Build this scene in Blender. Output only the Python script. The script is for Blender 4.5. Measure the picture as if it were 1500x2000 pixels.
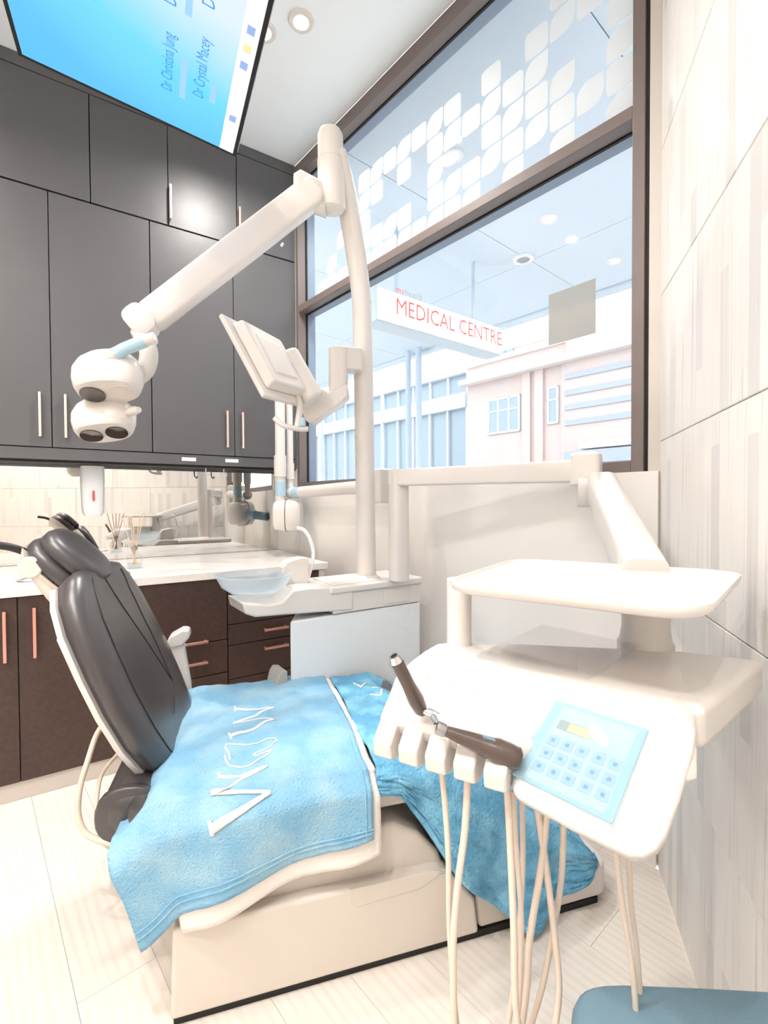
import bpy, bmesh, math, random
from mathutils import Vector, Matrix, noise
random.seed(7)
for o in list(bpy.data.objects):
    bpy.data.objects.remove(o)
SC = bpy.context.scene
COL = SC.collection
V = Vector
# ------------------------------------------------------------------ camera
H = 1.25; FPX = 938.0; PIT = 0.0196772; ROL = -0.00526097
cp, sp, cr, sr = math.cos(PIT), math.sin(PIT), math.cos(ROL), math.sin(ROL)
cam_d = bpy.data.cameras.new('camera'); cam = bpy.data.objects.new('camera', cam_d); COL.objects.link(cam)
cam_d.sensor_fit = 'VERTICAL'; cam_d.sensor_height = 36.0; cam_d.lens = FPX*36/2000; cam_d.clip_start = 0.02; cam_d.clip_end = 400
_r = V((cr, sp*sr, cp*sr)); _u = V((-sr, sp*cr, cp*cr)); _f = V((0, cp, -sp))
cam.matrix_world = Matrix(((_r.x, _u.x, -_f.x, 0), (_r.y, _u.y, -_f.y, 0), (_r.z, _u.z, -_f.z, H), (0, 0, 0, 1)))
SC.camera = cam
# ------------------------------------------------------------------ world, exposure
w = bpy.data.worlds.new('sky'); SC.world = w; w.use_nodes = True
bg = w.node_tree.nodes['Background']; bg.inputs[0].default_value = (0.945, 0.97, 1.0, 1); bg.inputs[1].default_value = 1.42
SC.view_settings.view_transform = 'Standard'; SC.view_settings.look = 'None'; SC.view_settings.gamma = 1
SC.view_settings.use_curve_mapping = False; SC.view_settings.exposure = 1.2
CY = SC.cycles; CY.max_bounces = 5; CY.diffuse_bounces = 4; CY.glossy_bounces = 3; CY.transmission_bounces = 4; CY.transparent_max_bounces = 8
CY.use_adaptive_sampling = True; CY.adaptive_threshold = 0.08; CY.adaptive_min_samples = 12; CY.use_denoising = True; CY.caustics_reflective = False; CY.caustics_refractive = False
LAMP_W = 7.6; LAMP_COL = (1.0, 0.955, 0.905)
# ------------------------------------------------------------------ place: the measured planes of the room
def ray(x, y):
    X = (x-750)/FPX; Z = -(y-1000)/FPX
    X, Z = cr*X-sr*Z, sr*X+cr*Z
    return V((X, cp+sp*Z, -sp+cp*Z))
EYE = V((0, 0, H))
def at(x, y, Y): r = ray(x, y); return EYE+r*(Y/r.y)
def atz(x, y, z): r = ray(x, y); return EYE+r*((z-H)/r.z)
def onp(n, d, x, y): r = ray(x, y); return EYE+r*(d/r.dot(n))
UC = V((0.830905, 0.556415, 0)); NC = V((-0.556415, 0.830905, 0))     # along / into the cabinet wall
UW = V((-0.655332, 0.755341, 0)); NW = V((0.755341, 0.655332, 0))     # along / out of the window wall
US = V((0.306544, 0.951856, 0)); NS = V((0.951856, -0.306544, 0))     # along / into the stone wall
ZU = V((0, 0, 1))
D_CAB, D_LOW, D_MIR, D_WIN, D_ST, D_LEFT = 3.168, 2.50, 3.42, 1.769, 0.391, -1.7
Z_CEIL = 3.604
def CW(s, d, z): return UC*s+NC*d+ZU*z       # point on the cabinet side: along, distance, height
def WW(s, d, z): return UW*s+NW*d+ZU*z
def SW(s, d, z): return US*s+NS*d+ZU*z
def meet(n1, d1, n2, d2):
    det = n1.x*n2.y-n1.y*n2.x
    return V(((d1*n2.y-n1.y*d2)/det, (n1.x*d2-d1*n2.x)/det, 0))
# ------------------------------------------------------------------ materials
def lin(c):
    r = []
    for v in c:
        v /= 255.0
        r.append(v/12.92 if v <= 0.04045 else ((v+0.055)/1.055)**2.4)
    return (r[0], r[1], r[2], 1)
MT = {}
def mat(name, col, rough=0.5, metal=0.0, spec=0.5, coat=0.0, emit=None, estr=0.0, bump=None, vary=None, trans=0.0):
    m = bpy.data.materials.new(name); m.use_nodes = True; MT[name] = m
    nt = m.node_tree; b = nt.nodes['Principled BSDF']
    b.inputs['Base Color'].default_value = lin(col); b.inputs['Roughness'].default_value = rough
    b.inputs['Metallic'].default_value = metal; b.inputs['Specular IOR Level'].default_value = spec
    b.inputs['Coat Weight'].default_value = coat; b.inputs['Transmission Weight'].default_value = trans
    if emit: b.inputs['Emission Color'].default_value = lin(emit); b.inputs['Emission Strength'].default_value = estr
    tc = nt.nodes.new('ShaderNodeTexCoord')
    if vary:     # (scale xyz, colour b, amount low, high)
        mp = nt.nodes.new('ShaderNodeMapping'); mp.inputs['Scale'].default_value = vary[0]
        nz = nt.nodes.new('ShaderNodeTexNoise'); nz.inputs['Scale'].default_value = 1.0; nz.inputs['Detail'].default_value = 5
        rp = nt.nodes.new('ShaderNodeMapRange'); rp.inputs['From Min'].default_value = vary[2]; rp.inputs['From Max'].default_value = vary[3]
        mx = nt.nodes.new('ShaderNodeMix'); mx.data_type = 'RGBA'
        mx.inputs['A'].default_value = lin(col); mx.inputs['B'].default_value = lin(vary[1])
        L = nt.links.new
        L(tc.outputs['Object'], mp.inputs['Vector']); L(mp.outputs[0], nz.inputs['Vector']); L(nz.outputs['Fac'], rp.inputs['Value'])
        L(rp.outputs[0], mx.inputs['Factor']); L(mx.outputs['Result'], b.inputs['Base Color'])
    if bump:     # (scale, strength)
        nz = nt.nodes.new('ShaderNodeTexNoise'); nz.inputs['Scale'].default_value = bump[0]; nz.inputs['Detail'].default_value = 4
        bp = nt.nodes.new('ShaderNodeBump'); bp.inputs['Strength'].default_value = bump[1]; bp.inputs['Distance'].default_value = 0.01
        nt.links.new(tc.outputs['Object'], nz.inputs['Vector']); nt.links.new(nz.outputs['Fac'], bp.inputs['Height'])
        nt.links.new(bp.outputs[0], b.inputs['Normal'])
    return m
mat('white_plastic', (226, 220, 215), 0.30, coat=0.12)
mat('cream_plastic', (222, 213, 203), 0.4)
mat('cool_white', (236, 238, 240), 0.35)
mat('wall_paint', (238, 233, 228), 0.7, bump=(300, 0.03))
mat('ceiling_paint', (244, 250, 253), 0.8, bump=(200, 0.03))
mat('grey_laminate', (91, 90, 92), 0.34, bump=(900, 0.05))
mat('brown_laminate', (66, 48, 42), 0.42, vary=((60, 60, 60), (76, 56, 49), 0.4, 0.7), bump=(700, 0.06))
mat('plinth_grey', (206, 198, 190), 0.45)
mat('copper', (226, 168, 150), 0.3, metal=0.75)
mat('pale_copper', (244, 214, 202), 0.3, metal=0.6)
mat('marble', (238, 234, 230), 0.18, vary=((3, 9, 9), (214, 210, 206), 0.52, 0.72))
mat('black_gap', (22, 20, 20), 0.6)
mat('dark_frame', (124, 112, 108), 0.4, metal=0.1)
mat('frame_outer', (150, 160, 176), 0.4)
mat('leather', (60, 55, 57), 0.38, bump=(420, 0.05), coat=0.85)
MT['leather'].node_tree.nodes['Principled BSDF'].inputs['Coat Roughness'].default_value = 0.36
mat('leather_seam', (20, 16, 16), 0.5)
mat('grey_metal', (176, 176, 180), 0.25, metal=0.9)
mat('chrome', (220, 222, 226), 0.08, metal=1.0)
mat('black_rubber', (38, 34, 34), 0.4)
mat('brown_handpiece', (84, 70, 64), 0.28, coat=0.3)
mat('towel_blue', (132, 184, 216), 0.95, bump=(160, 0.5), vary=((9, 9, 9), (164, 202, 222), 0.4, 0.68))
mat('towel_deep', (102, 168, 205), 0.95, bump=(120, 0.6), vary=((14, 14, 14), (138, 200, 230), 0.42, 0.66))
mat('towel_white', (246, 240, 234), 0.95, bump=(200, 0.3))
mat('blue_film', (176, 208, 224), 0.25, coat=0.3)
mat('screen_blue', (70, 190, 250), 0.3, emit=(84, 190, 246), estr=1.1)
mat('stool_blue', (112, 142, 158), 0.55, bump=(300, 0.1))
mat('hose_cream', (228, 212, 197), 0.45)
mat('lens_dark', (70, 60, 54), 0.06, coat=0.6)
mat('lamp_glow', (255, 250, 240), 0.4, emit=(255, 246, 232), estr=26.0)
mat('red_print', (226, 84, 78), 0.6)
mat('pink_print', (236, 150, 140), 0.6)
mat('grey_print', (158, 158, 156), 0.6)
mat('blue_print', (86, 164, 222), 0.6)
mat('notice_grey', (176, 174, 168), 0.8)
mat('reed', (226, 186, 150), 0.7)
mat('pole_outdoor', (190, 200, 212), 0.5)
mat('awning_white', (206, 212, 218), 0.6)
mat('sign_white', (244, 246, 246), 0.5, emit=(250, 250, 250), estr=1.2)
mat('sign_box', (196, 200, 204), 0.5)
mat('brick_pale', (204, 178, 168), 0.85, vary=((1.2, 1.2, 5), (194, 182, 178), 0.35, 0.7))  # facade tones here and below are paled: overexposed daylight put into the colour
mat('brick_blue', (166, 170, 182), 0.85)
mat('stone_trim', (222, 214, 208), 0.8)
mat('concrete_pale', (196, 202, 208), 0.8, vary=((0.6, 0.6, 0.6), (214, 218, 222), 0.35, 0.7))
mat('tower_pink', (230, 190, 172), 0.85, vary=((0.2, 0.2, 1.4), (238, 208, 194), 0.4, 0.6))
mat('window_far', (150, 162, 170), 0.25, coat=0.2)
mat('window_frame_far', (226, 230, 232), 0.6)
mat('pavement', (200, 200, 198), 0.9)  # unseen street, made pale so it bounces light up to the ceiling
def glassy(name, tint, refl=0.06, tr=1.0):
    m = bpy.data.materials.new(name); m.use_nodes = True; MT[name] = m; nt = m.node_tree
    nt.nodes.remove(nt.nodes['Principled BSDF']); out = nt.nodes['Material Output']
    t = nt.nodes.new('ShaderNodeBsdfTransparent'); t.inputs[0].default_value = lin(tint)
    g = nt.nodes.new('ShaderNodeBsdfGlossy'); g.inputs['Roughness'].default_value = 0.02
    lw_ = nt.nodes.new('ShaderNodeLayerWeight'); pw = nt.nodes.new('ShaderNodeMath'); pw.operation = 'POWER'; pw.inputs[1].default_value = 4.0
    fr = nt.nodes.new('ShaderNodeMath'); fr.operation = 'MULTIPLY_ADD'; fr.inputs[1].default_value = 0.4; fr.inputs[2].default_value = refl*.4
    nt.links.new(lw_.outputs['Facing'], pw.inputs[0]); nt.links.new(pw.outputs[0], fr.inputs[0])
    mx = nt.nodes.new('ShaderNodeMixShader')
    nt.links.new(fr.outputs[0], mx.inputs[0]); nt.links.new(t.outputs[0], mx.inputs[1]); nt.links.new(g.outputs[0], mx.inputs[2])
    nt.links.new(mx.outputs[0], out.inputs[0]); return m
glassy('window_glass', (244, 249, 252), 0.05)
glassy('clear_acrylic', (252, 252, 252), 0.03)
glassy('bowl_glass', (214, 226, 234), 0.09)
def mixtrans(name, col, fac):
    m = bpy.data.materials.new(name); m.use_nodes = True; MT[name] = m; nt = m.node_tree
    b = nt.nodes['Principled BSDF']; b.inputs['Base Color'].default_value = lin(col); b.inputs['Roughness'].default_value = 0.4
    t = nt.nodes.new('ShaderNodeBsdfTranslucent'); t.inputs[0].default_value = lin(col)
    t2 = nt.nodes.new('ShaderNodeBsdfTransparent')
    m1 = nt.nodes.new('ShaderNodeMixShader'); m1.inputs[0].default_value = 0.6
    m2 = nt.nodes.new('ShaderNodeMixShader'); m2.inputs[0].default_value = fac
    nt.links.new(b.outputs[0], m1.inputs[1]); nt.links.new(t.outputs[0], m1.inputs[2])
    nt.links.new(m1.outputs[0], m2.inputs[1]); nt.links.new(t2.outputs[0], m2.inputs[2])
    nt.links.new(m2.outputs[0], nt.nodes['Material Output'].inputs[0]); return m
mixtrans('frost_decal', (252, 253, 252), 0.12)
mixtrans('notice_film', (196, 194, 188), 0.25)
mixtrans('clear_film', (196, 226, 236), 0.72)
mixtrans('frosted_bowl', (222, 230, 236), 0.45)
def mirror_mat():
    m = mat('mirror_glass', (232, 230, 226), 0.015, metal=1.0); return m
mirror_mat()
def stone_mat():
    m = mat('stone_strip', (232, 226, 218), 0.62); nt = m.node_tree; b = nt.nodes['Principled BSDF']; L = nt.links.new
    tc = nt.nodes.new('ShaderNodeTexCoord'); oi = nt.nodes.new('ShaderNodeObjectInfo')
    add = nt.nodes.new('ShaderNodeVectorMath'); add.operation = 'MULTIPLY_ADD'
    cmb = nt.nodes.new('ShaderNodeCombineXYZ'); L(oi.outputs['Random'], cmb.inputs[0]); L(oi.outputs['Random'], cmb.inputs[2])
    L(cmb.outputs[0], add.inputs[0]); add.inputs[1].default_value = (17, 0, 23); L(tc.outputs['Object'], add.inputs[2])
    sep = nt.nodes.new('ShaderNodeSeparateXYZ'); L(add.outputs[0], sep.inputs[0])
    c2 = nt.nodes.new('ShaderNodeCombineXYZ'); L(sep.outputs['Z'], c2.inputs[0]); L(sep.outputs['X'], c2.inputs[1])
    br = nt.nodes.new('ShaderNodeTexBrick'); br.inputs['Scale'].default_value = 1.0; br.inputs['Mortar Size'].default_value = 0.0
    br.inputs['Brick Width'].default_value = 0.55; br.inputs['Row Height'].default_value = 0.052; br.offset = 0.37; br.offset_frequency = 2
    br.inputs['Color1'].default_value = (0, 0, 0, 1); br.inputs['Color2'].default_value = (1, 1, 1, 1)
    L(c2.outputs[0], br.inputs['Vector'])
    rp = nt.nodes.new('ShaderNodeValToRGB'); e = rp.color_ramp.elements
    e[0].position = 0.0; e[0].color = lin((236, 230, 224)); e[1].position = 1.0; e[1].color = lin((213, 209, 205))
    k = rp.color_ramp.elements.new(0.62); k.color = lin((234, 228, 222)); k = rp.color_ramp.elements.new(0.86); k.color = lin((229, 224, 219))
    L(br.outputs['Color'], rp.inputs[0])
    mp = nt.nodes.new('ShaderNodeMapping'); mp.inputs['Scale'].default_value = (70, 1, 2.2); L(add.outputs[0], mp.inputs[0])
    nz = nt.nodes.new('ShaderNodeTexNoise'); nz.inputs['Scale'].default_value = 1; nz.inputs['Detail'].default_value = 6; L(mp.outputs[0], nz.inputs['Vector'])
    mr = nt.nodes.new('ShaderNodeMapRange'); mr.inputs['From Min'].default_value = 0.56; mr.inputs['From Max'].default_value = 0.82; L(nz.outputs['Fac'], mr.inputs['Value'])
    mx = nt.nodes.new('ShaderNodeMix'); mx.data_type = 'RGBA'; L(mr.outputs[0], mx.inputs['Factor']); L(rp.outputs[0], mx.inputs['A']); mx.inputs['B'].default_value = lin((188, 184, 180))
    L(mx.outputs['Result'], b.inputs['Base Color'])
    bp = nt.nodes.new('ShaderNodeBump'); bp.inputs['Strength'].default_value = 0.35; bp.inputs['Distance'].default_value = 0.004
    L(nz.outputs['Fac'], bp.inputs['Height']); L(bp.outputs[0], b.inputs['Normal'])
stone_mat()
def wood_mat():
    m = mat('pale_wood', (240, 228, 216), 0.42); nt = m.node_tree; b = nt.nodes['Principled BSDF']; L = nt.links.new
    tc = nt.nodes.new('ShaderNodeTexCoord'); oi = nt.nodes.new('ShaderNodeObjectInfo')
    cmb = nt.nodes.new('ShaderNodeCombineXYZ'); L(oi.outputs['Random'], cmb.inputs[0]); L(oi.outputs['Random'], cmb.inputs[1])
    add = nt.nodes.new('ShaderNodeVectorMath'); add.operation = 'MULTIPLY_ADD'; L(cmb.outputs[0], add.inputs[0]); add.inputs[1].default_value = (31, 13, 0); L(tc.outputs['Object'], add.inputs[2])
    mp = nt.nodes.new('ShaderNodeMapping'); mp.inputs['Scale'].default_value = (1.6, 13, 1); L(add.outputs[0], mp.inputs[0])
    wv = nt.nodes.new('ShaderNodeTexWave'); wv.wave_type = 'RINGS'; wv.inputs['Scale'].default_value = 0.9; wv.inputs['Distortion'].default_value = 5; wv.inputs['Detail'].default_value = 3; wv.inputs['Detail Scale'].default_value = 0.9
    L(mp.outputs[0], wv.inputs['Vector'])
    mp2 = nt.nodes.new('ShaderNodeMapping'); mp2.inputs['Scale'].default_value = (4, 120, 1); L(add.outputs[0], mp2.inputs[0])
    nz = nt.nodes.new('ShaderNodeTexNoise'); nz.inputs['Scale'].default_value = 1; nz.inputs['Detail'].default_value = 4; L(mp2.outputs[0], nz.inputs['Vector'])
    mu = nt.nodes.new('ShaderNodeMath'); mu.operation = 'MULTIPLY'; L(wv.outputs['Fac'], mu.inputs[0]); L(nz.outputs['Fac'], mu.inputs[1])
    rp = nt.nodes.new('ShaderNodeValToRGB'); e = rp.color_ramp.elements; e[0].color = lin((236, 228, 219)); e[1].color = lin((227, 216, 206)); e[0].position = 0.15; e[1].position = 0.75
    L(mu.outputs[0], rp.inputs[0])
    mr = nt.nodes.new('ShaderNodeMapRange'); mr.inputs['To Min'].default_value = 0.97; mr.inputs['To Max'].default_value = 1.02; L(oi.outputs['Random'], mr.inputs['Value'])
    vm = nt.nodes.new('ShaderNodeVectorMath'); vm.operation = 'SCALE'; L(rp.outputs[0], vm.inputs[0]); L(mr.outputs[0], vm.inputs['Scale'])
    L(vm.outputs[0], b.inputs['Base Color'])
wood_mat()
# ------------------------------------------------------------------ mesh helpers
IDM = Matrix.Identity(4)
WM = {}                                        # world matrix of every empty we make
def link(o): COL.objects.link(o); return o
def tag(o, label=None, cat=None, group=None, kind=None):
    if label: o['label'] = label
    if cat: o['category'] = cat
    if group: o['group'] = group
    if kind: o['kind'] = kind
    return o
def thing(name, label, cat, loc, rz=0.0, group=None, kind=None):
    o = bpy.data.objects.new(name, None); o.empty_display_size = 0.1; link(o)
    o.location = loc; o.rotation_euler = (0, 0, rz)
    WM[o.name] = Matrix.Translation(V(loc)) @ Matrix.Rotation(rz, 4, 'Z')
    return tag(o, label, cat, group, kind)
def frame_of(d):                                # two vectors across d
    d = d.normalized(); a = V((0, 0, 1)) if abs(d.z) < 0.9 else V((1, 0, 0))
    x = a.cross(d).normalized(); return x, d.cross(x).normalized()
class MB:
    def __init__(s): s.v = []; s.f = []; s.mi = []; s.cur = 0
    def add(s, vs, fs):
        o = len(s.v); s.v += [V(p) for p in vs]; s.f += [tuple(i+o for i in f) for f in fs]; s.mi += [s.cur]*len(fs); return s
    def box8(s, p):       # 0-3 bottom ring, 4-7 top ring
        return s.add(p, [(3, 2, 1, 0), (4, 5, 6, 7), (0, 1, 5, 4), (1, 2, 6, 5), (2, 3, 7, 6), (3, 0, 4, 7)])
    def box(s, c, x, y, z):    # centre and three half vectors
        c = V(c); return s.box8([c-x-y-z, c+x-y-z, c+x+y-z, c-x+y-z, c-x-y+z, c+x-y+z, c+x+y+z, c-x+y+z])
    def span(s, fn, a0, a1, b0, b1, z0, z1):   # box in a wall frame
        return s.box8([fn(a0, b0, z0), fn(a1, b0, z0), fn(a1, b1, z0), fn(a0, b1, z0), fn(a0, b0, z1), fn(a1, b0, z1), fn(a1, b1, z1), fn(a0, b1, z1)])
    def prism(s, pts, d):      # polygon extruded by d
        n = len(pts); pts = [V(p) for p in pts]
        return s.add(pts+[p+d for p in pts], [tuple(range(n))[::-1], tuple(range(n, 2*n))]+[(i, (i+1) % n, n+(i+1) % n, n+i) for i in range(n)])
    def loft(s, rings, cap=True, closed=False):
        n = len(rings[0]); vs = [p for r in rings for p in r]; fs = []
        m = len(rings)
        for k in range(m if closed else m-1):
            k2 = (k+1) % m
            for i in range(n): fs.append((k*n+i, k*n+(i+1) % n, k2*n+(i+1) % n, k2*n+i))
        if cap and not closed: fs += [tuple(range(n))[::-1], tuple(range((m-1)*n, m*n))]
        return s.add(vs, fs)
    def tube(s, path, r, seg=12, cap=True):
        path = [V(p) for p in path]; n = len(path); rr = r if isinstance(r, (list, tuple)) else [r]*n
        rings = []; x = None
        for i in range(n):
            d = (path[min(i+1, n-1)]-path[max(i-1, 0)]).normalized()
            if x is None: x, y = frame_of(d)
            else: x = (x-d*x.dot(d)).normalized(); y = d.cross(x)
            rings.append([path[i]+(x*math.cos(t)+y*math.sin(t))*rr[i] for t in [2*math.pi*k/seg for k in range(seg)]])
        return s.loft(rings, cap)
    def lathe(s, base, axis, prof, seg=24):       # prof: (radius, height)
        x, y = frame_of(axis); a = axis.normalized(); base = V(base)
        return s.loft([[base+a*h+(x*math.cos(t)+y*math.sin(t))*max(r, 1e-4) for t in [2*math.pi*k/seg for k in range(seg)]] for r, h in prof])
    def grid(s, P):
        n = len(P); m = len(P[0]); return s.add([p for r in P for p in r], [(i*m+j, i*m+j+1, (i+1)*m+j+1, (i+1)*m+j) for i in range(n-1) for j in range(m-1)])
    def build(s, name, m, parent=None, label=None, smooth=None, bevel=None, bseg=2, solid=None, sub=0, kind=None, soff=0.0):
        me = bpy.data.meshes.new(name)
        if parent is not None: inv = WM[parent.name].inverted(); loc = None
        else:
            lo = V((min(p.x for p in s.v), min(p.y for p in s.v), min(p.z for p in s.v))); hi = V((max(p.x for p in s.v), max(p.y for p in s.v), 0))
            loc = V(((lo.x+hi.x)/2, (lo.y+hi.y)/2, lo.z)); inv = Matrix.Translation(-loc)
        me.from_pydata([inv @ p for p in s.v], [], s.f)
        ms = m if isinstance(m, (list, tuple)) else [m]
        for q in ms: me.materials.append(MT[q])
        for p, i in zip(me.polygons, s.mi): p.material_index = i
        bm = bmesh.new(); bm.from_mesh(me); bmesh.ops.remove_doubles(bm, verts=bm.verts, dist=1e-6)
        if solid is None: bmesh.ops.recalc_face_normals(bm, faces=bm.faces)
        bm.to_mesh(me); bm.free()
        if smooth is not None:
            for p in me.polygons: p.use_smooth = True
            me.set_sharp_from_angle(angle=math.radians(smooth))
        o = link(bpy.data.objects.new(name, me))
        if parent is not None: o.parent = parent; WM[o.name] = WM[parent.name]
        else: o.location = loc; WM[o.name] = Matrix.Translation(loc)
        if solid: md = o.modifiers.new('solid', 'SOLIDIFY'); md.thickness = solid; md.offset = soff
        if bevel:
            md = o.modifiers.new('bevel', 'BEVEL'); md.width = bevel; md.segments = bseg; md.limit_method = 'ANGLE'; md.angle_limit = math.radians(35)
            if smooth is None:
                for p in me.polygons: p.use_smooth = True
                md.harden_normals = True
        if sub: md = o.modifiers.new('sub', 'SUBSURF'); md.levels = sub; md.render_levels = sub
        tag(o, label, kind=kind); return o
def sub_of(o): WM[o.name] = WM[o.parent.name] if o.parent else WM[o.name]; return o
def bez(P, n=24):                               # smooth curve through points (Catmull-Rom)
    P = [V(p) for p in P]; Q = [P[0]*2-P[1]]+P+[P[-1]*2-P[-2]]; out = []
    k = len(P)-1
    for i in range(k):
        a, b, c, d = Q[i:i+4]; m = max(2, n//k)
        for j in range(m):
            t = j/m; out.append(0.5*((2*b)+(c-a)*t+(2*a-5*b+4*c-d)*t*t+(3*b-a-3*c+d)*t**3))
    return out+[P[-1]]
def oval(c, u, v, ru, rv, n=24, e=2.0):          # superellipse ring
    r = []
    for k in range(n):
        t = 2*math.pi*k/n; ct, st = math.cos(t), math.sin(t)
        r.append(V(c)+u*(ru*math.copysign(abs(ct)**(2/e), ct))+v*(rv*math.copysign(abs(st)**(2/e), st)))
    return r
def text_mesh(s, size, thick=0.0):
    cu = bpy.data.curves.new('lettering', 'FONT'); cu.body = s; cu.size = size; cu.extrude = thick; cu.resolution_u = 2
    o = bpy.data.objects.new('lettering', cu); COL.objects.link(o)
    dg = bpy.context.evaluated_depsgraph_get(); me = bpy.data.meshes.new_from_object(o.evaluated_get(dg))
    vs = [v.co.copy() for v in me.vertices]; fs = [tuple(p.vertices) for p in me.polygons]
    bpy.data.objects.remove(o); bpy.data.curves.remove(cu); bpy.data.meshes.remove(me)
    return vs, fs
def write(s, origin, right, up, size, name, m, parent, nrm, fit=None, stretch=1.0):   # lettering laid on a surface
    vs, fs = text_mesh(s, size)
    x0 = min(v.x for v in vs); x1 = max(v.x for v in vs); k = fit/(x1-x0) if fit else 1.0
    mb = MB(); mb.add([V(origin)+right*((v.x-x0)*k)+up*(v.y*stretch)+nrm*0.0012 for v in vs], fs)
    return mb.build(name, m, parent)
def clip_poly(poly, n, d):                       # keep n.p <= d (2-D convex clipping)
    out = []
    for i in range(len(poly)):
        a, b = poly[i], poly[(i+1) % len(poly)]; da, db = a.dot(n)-d, b.dot(n)-d
        if da <= 0: out.append(a)
        if (da < 0) != (db < 0) and abs(da-db) > 1e-9: out.append(a+(b-a)*(da/(da-db)))
    return out
# ================================================================== THE ROOM
C1 = meet(NC, D_MIR, NW, D_WIN); C2 = meet(NW, D_WIN, NS, D_ST); C3 = meet(NS, D_ST, NW, D_LEFT); C4 = meet(NW, D_LEFT, NC, D_MIR)
ROOM = [(NC, D_MIR), (NW, D_WIN-0.02), (NS, D_ST), (-NW, -D_LEFT)]
AZ_W = math.atan2(UW.y, UW.x); AZ_S = math.atan2(US.y, US.x); AZ_C = math.atan2(UC.y, UC.x)
def child_at(name, me, parent, loc, rz=0.0):
    o = link(bpy.data.objects.new(name, me)); o.parent = parent; o.location = loc; o.rotation_euler = (0, 0, rz); return o
# floor: boards running away from the cabinets, each one a piece
fl = thing('floor', 'pale whitewashed wood plank floor under the dental chair', None, (0, 0, 0), AZ_W, kind='structure')
m = MB(); m.prism([C1+V((0, 0, -.06)), C2+V((0, 0, -.06)), C3+V((0, 0, -.06)), C4+V((0, 0, -.06))], V((0, 0, .045))); m.build('subfloor', 'pale_wood', fl)
PW, PL, GAP = 0.186, 1.24, 0.0005
full = None; inv_f = WM['floor'].inverted()
for r in range(-11, 11):
    off = (r*0.437) % 1.0
    for k in range(-4, 5):
        x0, y0 = (k+off)*PL, r*PW           # local: x along UW, y across
        cs = [(x0+GAP, y0+GAP), (x0+PL-GAP, y0+GAP), (x0+PL-GAP, y0+PW-GAP), (x0+GAP, y0+PW-GAP)]
        poly = [WM['floor'] @ V((x, y, 0)) for x, y in cs]; n0 = len(poly); a0 = [p.copy() for p in poly]
        for n, d in ROOM:
            poly = clip_poly(poly, n, d-0.001)
            if len(poly) < 3: break
        if len(poly) < 3: continue
        whole = len(poly) == 4 and all((p-q).length < 1e-6 for p, q in zip(poly, a0))
        if whole and full is not None: me = full
        else:
            o3 = V((x0+PL/2, y0+PW/2, 0)); q = [(inv_f @ p)-o3 for p in poly]; nn = len(q)
            me = bpy.data.meshes.new('plank')
            me.from_pydata([v+V((0, 0, -.015)) for v in q]+q, [], [tuple(range(nn))[::-1], tuple(range(nn, 2*nn))]+[(i, (i+1) % nn, nn+(i+1) % nn, nn+i) for i in range(nn)])
            me.materials.append(MT['pale_wood'])
            if whole: full = me
        child_at('plank', me, fl, (x0+PL/2, y0+PW/2, 0))
# ceiling
m = MB(); m.prism([C1+ZU*Z_CEIL, C2+ZU*Z_CEIL, C3+ZU*Z_CEIL, C4+ZU*Z_CEIL], ZU*0.08)
tag(m.build('ceiling', 'ceiling_paint'), 'smooth white ceiling over the treatment room', kind='structure')
# walls
s1 = C1.dot(UW); s2 = C2.dot(UW)
m = MB(); m.span(WW, s2-.0, s1, D_WIN-.02, D_WIN+.16, 0, 1.352)
tag(m.build('wall_window', 'wall_paint'), 'plain white wall below the shop window', kind='structure')
m = MB(); m.span(WW, 2.976, s1, D_WIN, D_WIN+.16, 1.352, Z_CEIL)
tag(m.build('wall_pier', 'wall_paint'), 'narrow white wall between window and cabinet corner', kind='structure')
m = MB(); m.span(CW, C4.dot(UC), C1.dot(UC), D_MIR, D_MIR+.1, 0, Z_CEIL)
tag(m.build('wall_back', 'wall_paint'), 'white wall behind the cabinets and mirror', kind='structure')
m = MB(); m.span(WW, C3.dot(UW), C4.dot(UW), D_LEFT-.1, D_LEFT, 0, Z_CEIL)
tag(m.build('wall_left', 'wall_paint'), 'plain white wall opposite the window', kind='structure')
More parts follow.
